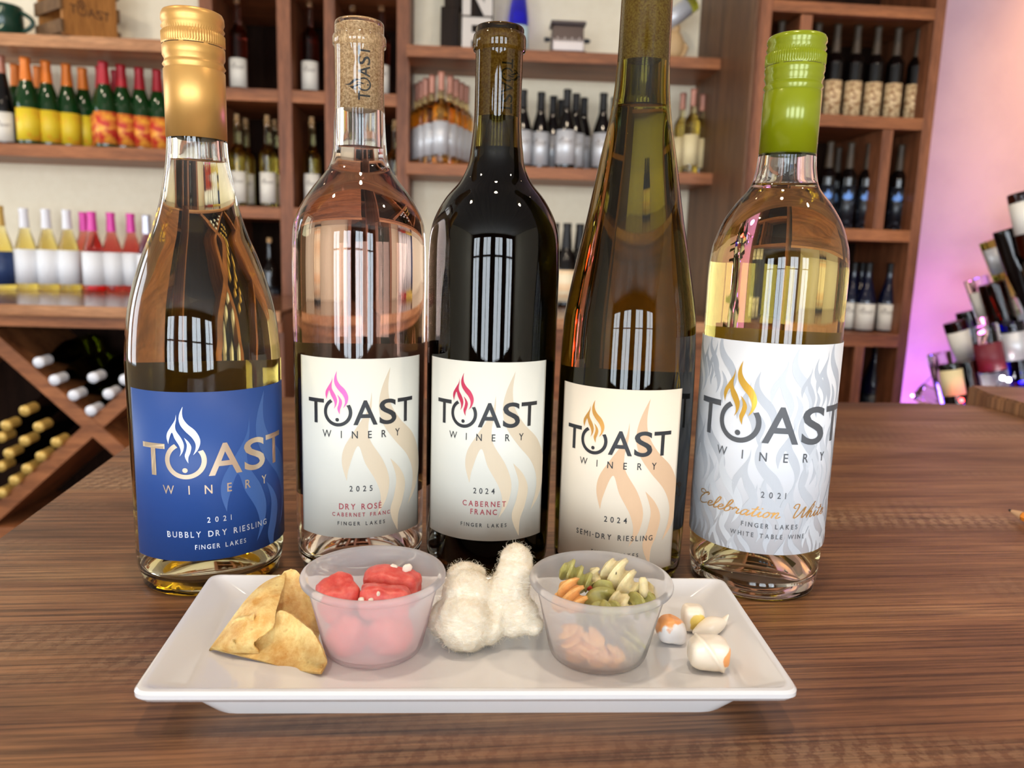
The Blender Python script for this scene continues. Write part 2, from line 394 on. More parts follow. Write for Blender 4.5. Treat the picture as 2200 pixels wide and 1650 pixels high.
def stroke(bm, pts, wd, n=6):
    P = [Vector((*p, 0)) for p in cr2(pts, n)]; A = []; B = []
    for i, p in enumerate(P):
        d = (P[min(i + 1, len(P) - 1)] - P[max(i - 1, 0)]);  d = d.normalized() if d.length > 0 else Vector((1, 0, 0))
        q = Vector((-d.y, d.x, 0)) * wd * .5
        A.append(bm.verts.new(p + q)); B.append(bm.verts.new(p - q))
    for i in range(len(P) - 1): bm.faces.new((A[i], B[i], B[i + 1], A[i + 1]))
def slice_x(bm, x0, x1, step):
    x = math.floor(x0 / step) * step
    while x < x1:
        bmesh.ops.bisect_plane(bm, geom=bm.verts[:] + bm.edges[:] + bm.faces[:], plane_co=(x, 0, 0), plane_no=(1, 0, 0)); x += step
def wrap(bm, rad, ang0, z0, step=.0016, clip=None):
    """flat print (x along, y up, metres) -> cylinder of radius rad, x = 0 at ang0 degrees (0 faces -Y), y = 0 at z0"""
    if clip:
        for co, no in (((clip[0], 0, 0), (-1, 0, 0)), ((clip[1], 0, 0), (1, 0, 0)), ((0, clip[2], 0), (0, -1, 0)), ((0, clip[3], 0), (0, 1, 0))):
            bmesh.ops.bisect_plane(bm, geom=bm.verts[:] + bm.edges[:] + bm.faces[:], plane_co=co, plane_no=no, clear_outer=True)
    if bm.verts:
        xs = [v.co.x for v in bm.verts]; slice_x(bm, min(xs), max(xs), step)
    for v in bm.verts:
        a = R(ang0) + v.co.x / rad; v.co = Vector((rad * math.sin(a), -rad * math.cos(a), z0 + v.co.y))
    bmesh.ops.recalc_face_normals(bm, faces=bm.faces)
    for f in bm.faces:
        c = f.calc_center_median()
        if f.normal.x * c.x + f.normal.y * c.y < 0: f.normal_flip()
    return bm
def arc_sheet(rad, a0, a1, z0, z1, th=.00008, n=None, corner=0.0):
    """paper label with thickness on a cylinder"""
    n = n or max(8, int(abs(a1 - a0) / 2.5)); bm = bmesh.new(); g = []
    for rr in (rad, rad + th):
        g.append([[bm.verts.new((rr * math.sin(R(a0 + (a1 - a0) * k / n)), -rr * math.cos(R(a0 + (a1 - a0) * k / n)), z)) for k in range(n + 1)] for z in (z0, z1)])
    for k in range(n):
        bm.faces.new((g[1][0][k], g[1][0][k + 1], g[1][1][k + 1], g[1][1][k])); bm.faces.new((g[0][0][k + 1], g[0][0][k], g[0][1][k], g[0][1][k + 1]))
        bm.faces.new((g[0][0][k], g[0][0][k + 1], g[1][0][k + 1], g[1][0][k])); bm.faces.new((g[1][1][k], g[1][1][k + 1], g[0][1][k + 1], g[0][1][k]))
    for k, s in ((0, 1), (n, -1)):
        q = [g[0][0][k], g[1][0][k], g[1][1][k], g[0][1][k]]; bm.faces.new(q if s > 0 else q[::-1])
    return bm

# ------------------------------------------------------------------ the five bottles on the bar
M['clear_glass'] = glass_mat('clear_glass', (.985, .99, .985), 1.5)
M['black_glass'] = glass_mat('dark_green_glass', (.42, .37, .17), 1.5, tint=True)
M['olive_glass'] = glass_mat('olive_glass', (.52, .49, .19), 1.5, tint=True)
LIQ = (1.333 / 1.5, 1.333)
M['wine_gold'] = glass_mat('sparkling_riesling', (1, 1, 1), 1.333, absorb=(.93, .77, .05), dens=19, two=LIQ)
M['wine_rose'] = glass_mat('rose_wine', (1, 1, 1), 1.333, absorb=(.93, .42, .18), dens=9, two=LIQ)
M['wine_red'] = glass_mat('red_wine', (1, 1, 1), 1.333, absorb=(.35, .0, .0), dens=400, two=LIQ)
M['wine_olive'] = glass_mat('semi_dry_riesling', (1, 1, 1), 1.333, absorb=(.9, .82, .2), dens=10, two=LIQ)
M['wine_pale'] = glass_mat('pale_white_wine', (1, 1, 1), 1.333, absorb=(.94, .81, .08), dens=17, two=LIQ)
M['paper_blue'] = mat('blue_label_paper', s2l((34, 72, 140)), .5)
M['paper_cream'] = mat('cream_label_paper', s2l((219, 218, 207)), .6)
M['paper_tan'], _, _ = noise_col(mat('tan_edged_label_paper', rough=.6), s2l((229, 216, 195)), s2l((232, 220, 200)), nscale=3)
M['paper_white'] = mat('white_label_paper', s2l((226, 228, 232)), .5)
M['back_label'] = mat('back_label_paper', s2l((70, 52, 36)), .7)
M['foil_pale'] = mat('pale_gold_foil', s2l((226, 205, 178)), .3, .75)
M['foil_silver'] = mat('silver_foil', s2l((225, 232, 245)), .3, .6)
M['foil_gold'] = mat('gold_foil', s2l((238, 190, 82)), .3, .7)
M['foil_amber'] = mat('amber_gold_foil', s2l((226, 170, 90)), .35, .6)
M['ink_pink'] = mat('pink_foil', s2l((238, 96, 170)), .35, .2)
M['ink_crimson'] = mat('crimson_foil', s2l((196, 50, 84)), .35, .2)
M['ink_red'] = mat('red_ink', s2l((156, 48, 62)), .6)
M['ink_grey'] = mat('grey_ink', s2l((88, 90, 94)), .55)
M['tint_blue'] = mat('blue_watermark', s2l((60, 96, 158)), .45)
M['tint_tan'] = mat('tan_watermark', s2l((210, 194, 168)), .6)
M['tint_peach'] = mat('peach_watermark', s2l((216, 180, 144)), .6)
M['tint_grey'] = mat('grey_watermark', s2l((192, 196, 202)), .5)
M['tint_grey2'] = mat('pale_grey_watermark', s2l((208, 212, 217)), .5)
M['cork'], _, _ = noise_col(mat('cork', rough=.85), s2l((172, 126, 78)), s2l((236, 202, 152)), nscale=900, detail=3, lo=.35, hi=.65, bump=.3, bdist=.0003)
M['cap_gold'] = mat('satin_gold_capsule', s2l((218, 166, 92)), .38, .6)
M['cap_green'] = mat('glossy_green_capsule', s2l((134, 142, 14)), .2, .1)
M['slit'] = mat('slit_shadow', s2l((60, 40, 20)), .9)

def outer_to_inner(prof, wall=.0026):
    return [(max(r - wall, .0005), z) for r, z in prof]
def hero(name, key, x, y, body, neck_top, liquid_z, glass, wine, label, punt=.016, base_r=.034, rim=None, wall=.0026):
    """body: (r, z) going up from just above the base; neck_top: z of the mouth"""
    root = empty(name, (x, y, 0)); setp(root, label, 'bottle')
    up = smoothprof(body, 5)
    base = [(0, punt), (base_r * .3, punt * .93), (base_r * .6, punt * .62), (base_r * .82, punt * .2), (base_r * .92, .0006), (base_r, .0002), (base_r + .0016, .0012)]
    base = smoothprof(base, 3)
    rim = rim or []
    outer = base + [p for p in up] + rim
    topr = outer[-1][0]
    # inside: thin wall, thick bottom
    inn = [(r - wall - (.0006 if z < .02 else 0), z) for r, z in up if z < neck_top - .001 and z > .0115]
    rn = .0098
    def neck(r, z):
        if z < .2: return r
        t = min(1, max(0, (r - .0108) / .0092)); t = t * t * (3 - 2 * t); return rn + max(0, r - rn) * t
    inn = [(neck(r, z), z) for r, z in inn]
    inb = smoothprof([(0, punt + .004), (base_r * .3, punt * .93 + .004), (base_r * .6, punt * .62 + .0042), (base_r * .8, punt * .2 + .006), (base_r * .93, .0085)], 3)
    below = [p for p in inn if p[1] < liquid_z]; above = [p for p in inn if p[1] >= liquid_z]
    rl = above[0][0] if above else rn
    # glass skin: outside, over the mouth, down the dry part of the inside
    dry = [(max(above[-1][0], rn), neck_top - .0012)] + above[::-1] + [(rl, liquid_z)]
    gp = outer + [(topr - .001, neck_top), (max(above[-1][0], rn) + .0006, neck_top)] + dry
    obj('glass', lathe(gp, 96), glass, root, 50)
    wp = inb + below + [(rl, liquid_z)]
    bm = lathe(wp, 96)
    lay = bm.verts.layers.float.new('level_top')
    bmt = lathe([(rl, liquid_z), (rl * .85, liquid_z - .0007), (rl * .5, liquid_z - .0009), (0, liquid_z - .0009)], 96)
    lt = bmt.verts.layers.float.new('level_top')
    for v in bmt.verts: v[lt] = 1.0
    join_bm(bm, bmt)
    obj('wine', bm, wine, root, 45)
    return root

def screw_cap(root, z0, slit_z, kn, prof, m, rib=.00032):
    def rm(i, k):
        z = prof[i][1]
        return (rib * .45 if k % 4 < 2 else -rib) if kn[0] <= z <= kn[1] else 0
    c = obj('capsule', lathe(prof, 288, rm), m, root, 40)
    for k in range(8):
        obj('tamper_slit', arc_sheet(prof[1][0] + .00012, k * 45 + 4, k * 45 + 40, slit_z - .00018, slit_z + .00018, n=10), M['slit'], c)
    return c

CTH = .0001
def label_set(root, rad, ang, z, paper, ink, fl_m, wm_m, wm_at, logo, lines, winery, name='label', wm_s=.000203 * 158, extra=None):
    """ang=(left,right) z=(low,high); logo=(ang_left, ang_right, z_foot, h); lines: (text, ang0, ang1, z0, z1, material)"""
    lab = obj(name, arc_sheet(rad + .0001, ang[0], ang[1], z[0], z[1]), paper, root, 30)
    rr = rad + .0001 + .00016
    if wm_m:
        # big pale flames, clipped at the paper's edge
        for iw, (a, zt, sc, mm) in enumerate(wm_at):
            bm = xf(flame(7), sc, sc, 0, 0)
            tip = (-2 / 158 * sc, 449 / 158 * sc)
            bm = xf(bm, 1, 1, R(a) * rr - tip[0], zt - tip[1])
            wr = wrap(bm, rr + iw * 5e-6, 0, 0, .0016, (R(ang[0]) * rr + 1e-4, R(ang[1]) * rr - 1e-4, z[0] + 1e-4, z[1] - 1e-4))
            if wr.verts: obj('flame_watermark', wr, mm, lab)
    rr += CTH + len(wm_at or []) * 5e-6
    a0, a1, zf, h = logo; W = R(a1 - a0) * rr / h
    obj('logo_lettering', wrap(logo_word(h, W), rr, a0, zf, .0016), ink, lab)
    obj('flame_emblem', wrap(logo_flame(h, W), rr + .00008, a0, zf, .0016), fl_m, lab)
    w0, w1, wz0, wz1 = winery
    obj('winery_lettering', wrap(spaced_word('WINERY', 0, R(w1 - w0) * rr, 0, wz1 - wz0), rr, w0, wz0), ink, lab)
    for (txt, b0, b1, z0, z1, mm) in lines:
        obj('lettering', wrap(spaced_word(txt, 0, R(b1 - b0) * rr, 0, z1 - z0, .012), rr, b0, z0), mm, lab)
    return lab, rr
def mm(*a): return [v / 1000 for v in a]

# 1: bubbly riesling in a sloping clear bottle with a gold screw cap
B1 = hero('wine_bottle', 1, -.174, .4305,
          [(.0372, .004), (.0392, .008), (.0403, .014), (.0405, .03), (.0405, .065), (.0408, .095), (.0411, .118), (.0409, .132), (.0390, .1504), (.0358, .1655), (.0304, .1824), (.0249, .1963), (.0203, .2113), (.0177, .2242), (.0161, .2347), (.0153, .2455), (.0149, .26), (.0146, .28), (.0142, .304)],
          .3045, .2342, M['clear_glass'], M['wine_gold'], 'clear sloping bottle with a gold screw cap and blue label, leftmost on the bar', punt=.02, base_r=.036)
screw_cap(B1, .2454, .2924, (.2937, .2988), [(.0149, .2454), (.0155, .2454), (.0155, .2802), (.0147, .2812), (.0158, .2826), (.0149, .2842), (.0147, .2855), (.0157, .2874), (.0157, .2921), (.0154, .2926), (.0157, .2933), (.0158, .2938), (.0158, .2962), (.0158, .2987), (.0148, .2998), (.0158, .3014), (.0149, .303), (.0158, .305), (.0156, .3077), (.0149, .3092), (.0141, .3096), (0, .3096)], M['cap_gold'])
label_set(B1, .0411, (-42.3, 103), mm(22.5, 114.5), M['paper_blue'], M['foil_pale'], M['foil_silver'], M['tint_blue'], [(67.3, .1125, .000203 * 158, M['tint_blue'])],
          (-28.6, 88, .0694, .0174), [('2021', 19.4, 36.5, .0437, .0467, M['foil_silver']), ('BUBBLY DRY RIESLING', -9.8, 66.3, .0358, .0391, M['foil_silver']), ('FINGER LAKES', 10.3, 47, .0290, .0316, M['foil_silver'])], (-11.7, 67.5, .0597, .0645))
obj('back_label', arc_sheet(.0412, 150, 262, .03, .121), M['back_label'], B1, 30)

# 2: rose in a clear bordeaux bottle, bare cork
bord = [(.0350, .003), (.0372, .0075), (.0379, .0152), (.0382, .04), (.0384, .10), (.0385, .15), (.0386, .17), (.0384, .188), (.0377, .2), (.0361, .2075), (.0326, .215), (.0266, .2239), (.0196, .2326), (.0165, .2385), (.0150, .2472), (.0142, .262), (.0137, .275), (.0136, .2936), (.0137, .3008)]
lip = [(.0146, .3014), (.0148, .3025), (.0148, .3055), (.0145, .3066), (.0138, .3070), (.0136, .3085), (.0136, .3125), (.0133, .3138), (.0128, .3144)]
B2 = hero('wine_bottle', 2, -.091, .455, bord, .3147, .2470, M['clear_glass'], M['wine_rose'], 'clear high-shouldered bottle of pink wine with a bare cork and cream label', punt=.03, base_r=.0335, rim=lip)
def cork(root, z0, z1, ang, letters=True, flip=False, zt=None):
    c = obj('cork', lathe([(0, z0), (.0092, z0), (.0100, z0 + .0006), (.0100, z1 - .0006), (.0092, z1), (0, z1)], 48), M['cork'], root, 40)
    if letters:
        h = .0062; bm = logo_word(h); join_bm(bm, logo_flame(h))
        for v in bm.verts: v.co = (Vector((-v.co.y, v.co.x, 0)) if not flip else Vector((v.co.y, -v.co.x, 0)))
        obj('cork_lettering', wrap(bm, .01006, ang, zt, .0012), M['black'], c)
    return c
cork(B2, .2668, .3125, 42, zt=.2712)
label_set(B2, .0385, (-47, 72.2), mm(27.8, 130.8), M['paper_cream'], M['black'], M['ink_pink'], M['tint_tan'], [(36.3, .1258, .000204 * 158, M['tint_tan'])],
          (-35.8, 60.1, .0937, .0140), [('2025', 2.1, 21, .0554, .0587, M['black']), ('DRY ROSÉ', -6.8, 28.7, .0448, .0482, M['ink_red']), ('CABERNET FRANC', -12.8, 36.4, .0406, .0429, M['ink_red']), ('FINGER LAKES', -8.1, 31.7, .0354, .0376, M['black'])], (-21.1, 45.7, .0861, .0903))
obj('back_label', arc_sheet(.0386, 150, 262, .035, .1325), M['back_label'], B2, 30)

# 3: cabernet in a near-black bordeaux bottle, bare cork
bord3 = [(.0345, .003), (.0366, .0075), (.0374, .0155), (.0378, .04), (.0381, .10), (.0382, .144), (.0382, .17), (.0381, .1844), (.0372, .2), (.0345, .21), (.0285, .2208), (.0206, .2302), (.0164, .239), (.0149, .2485), (.0138, .258), (.0133, .268), (.0132, .2958), (.0133, .3005)]
lip3 = [(.0144, .3010), (.0148, .302), (.0148, .3075), (.0145, .3092), (.0138, .3098), (.0136, .3108), (.0136, .3124), (.0133, .3134), (.0128, .3138)]
B3 = hero('wine_bottle', 3, -.0127, .455, bord3, .3141, .2488, M['black_glass'], M['wine_red'], 'almost black high-shouldered bottle with a cream label, in the middle of the row', punt=.03, base_r=.033, rim=lip3)
cork(B3, .2653, .3105, 10, flip=True, zt=.2955)
label_set(B3, .0382, (-61, 56), mm(28.4, 131.2), M['paper_cream'], M['black'], M['ink_crimson'], M['tint_tan'], [(22.1, .1261, .000203 * 158, M['tint_tan'])],
          (-48.5, 44.8, .0946, .0139), [('2024', -10.9, 7.2, .0563, .0596, M['black']), ('CABERNET', -20.1, 17.1, .0487, .0519, M['ink_red']), ('FRANC', -13, 9.6, .0440, .0472, M['ink_red']), ('FINGER LAKES', -21.5, 18.1, .0366, .0388, M['black'])], (-34.4, 31.5, .0868, .0908))

# 4: riesling in a tall olive hock bottle that runs out of the top of the frame
B4 = hero('wine_bottle', 4, .0674, .45,
          [(.0352, .003), (.0374, .0075), (.0384, .0128), (.0390, .035), (.0397, .0776), (.0396, .11), (.0392, .1313), (.0384, .149), (.0369, .1625), (.0322, .1882), (.0267, .2156), (.0215, .2444), (.0179, .2626), (.0158, .2776), (.0148, .29), (.0143, .302), (.0139, .329), (.0137, .340)],
          .352, .2731, M['olive_glass'], M['wine_olive'], 'tall slender olive-green bottle with a tan-edged label, second from right', punt=.012, base_r=.0345,
          rim=[(.0146, .3405), (.0148, .342), (.0148, .346), (.0145, .3472), (.0136, .348), (.0136, .3505), (.013, .3518)])
cork(B4, .2963, .349, 0, letters=False)
label_set(B4, .0397, (-69, 43), mm(15.6, 119.3), M['paper_tan'], M['black'], M['foil_amber'], M['tint_peach'], [(11.8, .1148, .000204 * 158, M['tint_peach'])],
          (-59, 32.8, .0824, .0138), [('2024', -19.8, -1.5, .0437, .0470, M['black']), ('SEMI-DRY RIESLING', -44, 20.8, .0335, .0366, M['black']), ('FINGER LAKES', -29.2, 9.2, .0240, .0263, M['black'])], (-43.9, 20.4, .0747, .0786))
obj('back_label', arc_sheet(.0398, 120, 235, .02, .121), M['back_label'], B4, 30)

# 5: celebration white in a clear bordeaux bottle with a green screw cap
B5 = hero('wine_bottle', 5, .1495, .4448,
          [(.0350, .003), (.0368, .0075), (.0375, .0162), (.0384, .0469), (.0385, .104), (.0383, .1468), (.0381, .1654), (.0380, .1855), (.0372, .195), (.0358, .2012), (.0319, .2121), (.0258, .2219), (.0188, .2308), (.0164, .2392), (.0154, .2492), (.0149, .26), (.0146, .285), (.0142, .305)],
          .306, .2316, M['clear_glass'], M['wine_pale'], 'clear bottle with a lime green screw cap and white flame label, rightmost on the bar', punt=.03, base_r=.034)
screw_cap(B5, .2485, .2950, (.2966, .3012), [(.0147, .2485), (.0154, .2485), (.0154, .2815), (.0146, .2825), (.0158, .2842), (.0149, .2858), (.0148, .2872), (.0158, .2892), (.0152, .2908), (.0158, .2925), (.0158, .2945), (.0155, .2951), (.0158, .2957), (.0158, .2966), (.0158, .2989), (.0158, .3012), (.0147, .3024), (.0157, .304), (.0148, .3058), (.0157, .3075), (.0155, .3092), (.0148, .3105), (.0138, .3110), (0, .3110)], M['cap_green'])
wm = []
rng = random.Random(4)
for i, (a, zt, s_) in enumerate([(-92, .152, .0165), (-72, .149, .011), (-58, .152, .0155), (-92, .118, .0185), (-66, .108, .019), (-24, .132, .016), (4, .146, .018), (22, .140, .0125), (40, .150, .017), (-48, .086, .0185), (-18, .096, .020), (14, .112, .019), (36, .103, .0155), (-90, .073, .019), (-66, .060, .012), (-46, .050, .0115), (-12, .076, .0175), (18, .080, .0165), (40, .066, .017), (-30, .045, .0095), (12, .046, .0135), (34, .052, .011), (60, .12, .018), (66, .08, .018), (58, .05, .014)]):
    wm.append((a, zt, s_ * .88, M['tint_grey'] if i % 3 else M['tint_grey2']))
lab5, rr5 = label_set(B5, .0386, (-112, 84), mm(29.5, 147.2), M['paper_white'], M['ink_grey'], M['foil_gold'], True, wm,
          (-79.5, 60.5, .0927, .0204), [('2021', -16.2, 3.6, .0620, .0655, M['ink_grey']), ('FINGER LAKES', -29.7, 16.1, .0445, .0472, M['ink_grey']), ('WHITE TABLE WINE', -38.2, 23.4, .0388, .0414, M['ink_grey'])], (-56.1, 38.5, .0825, .0875))
def script_words():
    G = {'e': [(0, .3), (.35, .5), (.52, .82), (.35, 1), (.12, .75), (.1, .3), (.35, 0), (.72, .3)],
         'l': [(0, .3), (.35, 1.1), (.5, 1.9), (.36, 2.2), (.2, 1.8), (.15, .6), (.3, 0), (.62, .3)],
         'b': [(0, .3), (.35, 1.1), (.5, 1.9), (.36, 2.2), (.2, 1.8), (.13, .3), (.35, 0), (.62, .35), (.58, .85), (.5, .92), (.85, .8)],
         'r': [(0, .5), (.2, 1.0), (.28, 1.08), (.36, .86), (.58, .86), (.54, .3), (.65, 0), (.92, .3)],
         'a': [(.6, .85), (.3, 1), (.05, .6), (.1, .1), (.3, 0), (.55, .5), (.64, .95), (.58, .3), (.68, 0), (.95, .3)],
         't': [(0, .3), (.25, 1.1), (.33, 1.8), (.24, 1.0), (.22, .2), (.35, 0), (.62, .3)],
         'i': [(0, .3), (.2, .95), (.16, .3), (.28, 0), (.55, .3)],
         'o': [(.3, 1), (.05, .6), (.15, .05), (.45, .1), (.56, .6), (.3, 1), (.5, .84), (.82, .92)],
         'n': [(0, .6), (.15, 1), (.12, 0), (.16, .5), (.42, 1), (.54, .8), (.5, .2), (.62, 0), (.9, .3)],
         'h': [(0, .3), (.35, 1.1), (.5, 1.9), (.36, 2.2), (.2, 1.8), (.12, 0), (.2, .6), (.44, 1), (.56, .8), (.52, .2), (.64, 0), (.9, .3)]}
    C = [[(.25, 2.15), (-.15, 2.5), (-.55, 2.3), (-.4, 1.85), (.1, 1.9), (.6, 2.2)], [(.62, 1.75), (.75, 2.1), (.5, 2.3), (.15, 1.8), (-.15, 1.0), (-.1, .3), (.25, 0), (.65, .15), (.95, .4)]]
    Wd = [[(.25, 1.7), (-.05, 1.9), (.05, 2.4), (.4, 2.4), (.5, 1.8), (.42, .8), (.55, .05), (.95, .7), (1.3, 1.9), (1.34, 1.2), (1.4, .05), (1.85, .9), (2.15, 2.0), (2.4, 2.6)]]
    bm = bmesh.new(); x = 0.0; wd = .13
    def sh(pts): return [(px + x + .28 * py, py) for px, py in pts]
    for st in C: stroke(bm, sh(st), wd)
    x += 1.05
    adv = {'e': .72, 'l': .6, 'b': .85, 'r': .9, 'a': .93, 't': .62, 'i': .55, 'o': .8, 'n': .9, 'h': .9}
    for ch in 'elebration':
        stroke(bm, sh(G[ch]), wd)
        if ch == 't': stroke(bm, sh([(-.15, 1.25), (.2, 1.3), (.6, 1.28)]), wd)
        if ch == 'i': stroke(bm, sh([(.15, 1.42), (.17, 1.52), (.2, 1.58)]), wd * 1.3)
        x += adv[ch]
    xe = x; x += .9
    for st in Wd: stroke(bm, sh(st), wd)
    x += 1.9
    for ch in 'hite':
        stroke(bm, sh(G[ch]), wd)
        if ch == 't': stroke(bm, sh([(-.15, 1.25), (.2, 1.3), (.6, 1.28)]), wd)
        if ch == 'i': stroke(bm, sh([(.15, 1.42), (.17, 1.52), (.2, 1.58)]), wd * 1.3)
        x += adv[ch]
    return bm, xe
sb, xe = script_words()
k5 = R(2.2 + 74.7) * rr5 / (xe + .6)
for v in sb.verts: v.co = Vector((v.co.x * k5, v.co.y * .0033, 0))
obj('script_lettering', wrap(sb, rr5 + .00005, -72, .0508, .0016), M['foil_amber'], lab5)
obj('back_label', arc_sheet(.0387, 110, 225, .035, .1495), mat('gold_back_label', s2l((150, 120, 50)), .7), B5, 30)

# ------------------------------------------------------------------ plate
M['china'] = mat('white_china', s2l((228, 226, 226)), .12, Coat_Weight=.5, Coat_Roughness=.05)
ZR = .0195; ZF = .0105
rim_c = [(-.1434, .2706), (.1206, .2856), (.1186, .3965), (-.1556, .3815)]       # FL FR BR BL (outer rim)
def inset(q, fx, bk, sd_l, sd_r):
    ex = Vector((q[1][0] - q[0][0], q[1][1] - q[0][1])).normalized(); ey = Vector((-ex.y, ex.x))
    def mv(p, a, b): v = Vector(p) + ex * a + ey * b; return (v.x, v.y)
    return [mv(q[0], sd_l, fx), mv(q[1], -sd_r, fx), mv(q[2], -sd_r, -bk), mv(q[3], sd_l, -bk)]
def loop_ring(q, rad, z, n=6):
    """rounded quadrilateral loop of points"""
    out = []; Q = [Vector(p) for p in q]
    for i in range(4):
        p, a, b = Q[i], Q[i - 1], Q[(i + 1) % 4]
        da, db = (a - p).normalized(), (b - p).normalized()
        s, e = p + da * rad, p + db * rad
        for k in range(n + 1):
            t = k / n; pt = s * (1 - t) ** 2 + p * 2 * t * (1 - t) + e * t * t
            out.append((pt.x, pt.y, z))
    return out
plate_loops = [
    (inset(rim_c, .0165, .010, .0235, .0235), .012, .0), (inset(rim_c, .016, .0095, .0225, .0225), .012, .0008),
    (inset(rim_c, .0125, .0065, .0155, .0155), .010, .0085), (inset(rim_c, .011, .006, .014, .014), .010, .0118), (inset(rim_c, .0042, .004, .005, .005), .0075, .0136),
    (inset(rim_c, .0012, .0012, .0012, .0012), .007, .0148), (rim_c, .007, .0165), (rim_c, .007, .0182), (inset(rim_c, .0009, .0009, .0009, .0009), .0066, .0194),
    (inset(rim_c, .0024, .0024, .0024, .0024), .006, .0197), (inset(rim_c, .0040, .0036, .004, .004), .0055, .0190),
    (inset(rim_c, .0105, .0072, .0145, .0145), .009, .0122), (inset(rim_c, .0125, .0085, .0175, .0175), .010, .0110), (inset(rim_c, .0145, .0105, .0205, .0205), .011, .0105),
    (inset(rim_c, .03, .03, .05, .05), .011, .0104)]
bm = bmesh.new(); rings = [[bm.verts.new(p) for p in loop_ring(q, rd, z)] for q, rd, z in plate_loops]
n_ = len(rings[0])
for a, b_ in zip(rings, rings[1:]):
    for k in range(n_): bm.faces.new((a[k], a[(k + 1) % n_], b_[(k + 1) % n_], b_[k]))
bm.faces.new(rings[0][::-1]); bm.faces.new(rings[-1])
bmesh.ops.recalc_face_normals(bm, faces=bm.faces)
pl = obj('serving_plate', bm, M['china'], None, 35)
setp(pl, 'long white rectangular plate of snacks in front of the bottles', 'plate')

# ------------------------------------------------------------------ portion cups
def cup_mat():
    m = bpy.data.materials.new('frosted_plastic'); m.use_nodes = True; N = m.node_tree.nodes; L = m.node_tree.links; b = N['Principled BSDF']
    b.inputs['Base Color'].default_value = (.95, .95, .97, 1); b.inputs['Roughness'].default_value = .3
    tr = N.new('ShaderNodeBsdfTranslucent'); tr.inputs[0].default_value = (.97, .96, .98, 1)
    rf = N.new('ShaderNodeBsdfRefraction'); rf.inputs['Color'].default_value = (1, 1, 1, 1); rf.inputs['Roughness'].default_value = .045; rf.inputs['IOR'].default_value = 1.03
    m1 = N.new('ShaderNodeMixShader'); m1.inputs[0].default_value = .62; m2 = N.new('ShaderNodeMixShader'); m2.inputs[0].default_value = .64
    L.new(b.outputs[0], m1.inputs[1]); L.new(tr.outputs[0], m1.inputs[2]); L.new(m1.outputs[0], m2.inputs[1]); L.new(rf.outputs[0], m2.inputs[2])
    L.new(m2.outputs[0], N['Material Output'].inputs['Surface']); return m
M['cup'] = cup_mat()
def cup(x, y, label):
    z = ZF + .0002
    o = obj('portion_cup', lathe([(0, .001), (.0200, .001), (.0209, .0), (.0220, .0004), (.0227, .0022), (.0270, .0215), (.0292, .0305), (.0297, .0316), (.0302, .0322), (.0316, .0326), (.0324, .0334), (.0326, .0345), (.0322, .0355), (.0312, .0359), (.0299, .0357), (.0291, .0345), (.0287, .0318), (.0284, .0305), (.0263, .0215), (.0219, .0028), (.0210, .0016), (0, .0016)], 96), M['cup'], None, 50, (x, y, z))
    setp(o, label, 'cup'); return o
C1 = (-.0600, .3290); C2 = (.0432, .3305)
cup(*C1, 'frosted plastic cup of watermelon, left of the two on the plate')
cup(*C2, 'frosted plastic cup of pasta salad, right of the two on the plate')

# ------------------------------------------------------------------ food helpers
def lump(rx, ry, rz, seed, amp=.12, freq=120, power=2.6, sub=4, fn=None):
    """superellipsoid with organic dents; rx, ry, rz half-sizes"""
    bm = bmesh.new(); bmesh.ops.create_icosphere(bm, subdivisions=sub, radius=1.0)
    for v in bm.verts:
        d = v.co.normalized(); k = (abs(d.x) ** power + abs(d.y) ** power + abs(d.z) ** power) ** (-1 / power)
        p = Vector((d.x * rx, d.y * ry, d.z * rz)) * k
        nz_ = noise.noise(p * freq + Vector((seed * 3.1, seed * 1.7, seed))) + .5 * noise.noise(p * freq * 2.3 + Vector((seed, 5, 2)))
        p += p.normalized() * nz_ * amp * min(rx, ry, rz)
        if fn: p = fn(p, d)
        v.co = p
    return bm
def sss(m, w_, rad, scale):
    b = m.node_tree.nodes['Principled BSDF']; b.inputs['Subsurface Weight'].default_value = w_; b.inputs['Subsurface Radius'].default_value = rad; b.inputs['Subsurface Scale'].default_value = scale; return m

# watermelon and feta
M['melon'], _, _ = noise_col(mat('watermelon_flesh', rough=.34), s2l((212, 60, 56)), s2l((238, 122, 108)), nscale=190, detail=6, lo=.32, hi=.7, bump=.6, bdist=.0007)
sss(M['melon'], .35, (1, .25, .2), .004)
M['feta'] = sss(mat('feta', s2l((248, 232, 216)), .7), .3, (1, .9, .8), .002)
def place(name, bm, m, loc, rot, label, cat, group=None, smooth=60):
    o = obj(name, bm, m, None, smooth, loc, rot); setp(o, label, cat, group); return o
CZ = ZF + .002
chunks = [((727, 1283), .330, (.0092, .0085, .0085), (R(12), R(-18), R(25)), 'watermelon chunk with a peaked top at the left of the cup'),
          ((843, 1259), .345, (.0135, .0075, .0085), (R(5), R(4), R(-8)), 'large watermelon chunk at the back right of the cup, crumbs above it'),
          ((826, 1293), .3265, (.0115, .0072, .0075), (R(-10), R(6), R(5)), 'watermelon chunk dotted with white crumbs at the front of the cup'),
          ((752, 1362), .324, (.0088, .0080, .0092), (R(8), R(30), R(50)), 'watermelon chunk low in the cup, seen pink through the left wall'),
          ((836, 1360), .324, (.0090, .0080, .0092), (R(0), R(-28), R(-30)), 'watermelon chunk low in the cup, seen pink through the right wall')]
for i, (px, Y, hs, rot, lab) in enumerate(chunks):
    place('watermelon_chunk', lump(*hs, seed=i + 1, amp=.16, freq=150, power=4.2), M['melon'], atY(*px, Y), rot, lab, 'fruit', 'watermelon chunks in the left cup')
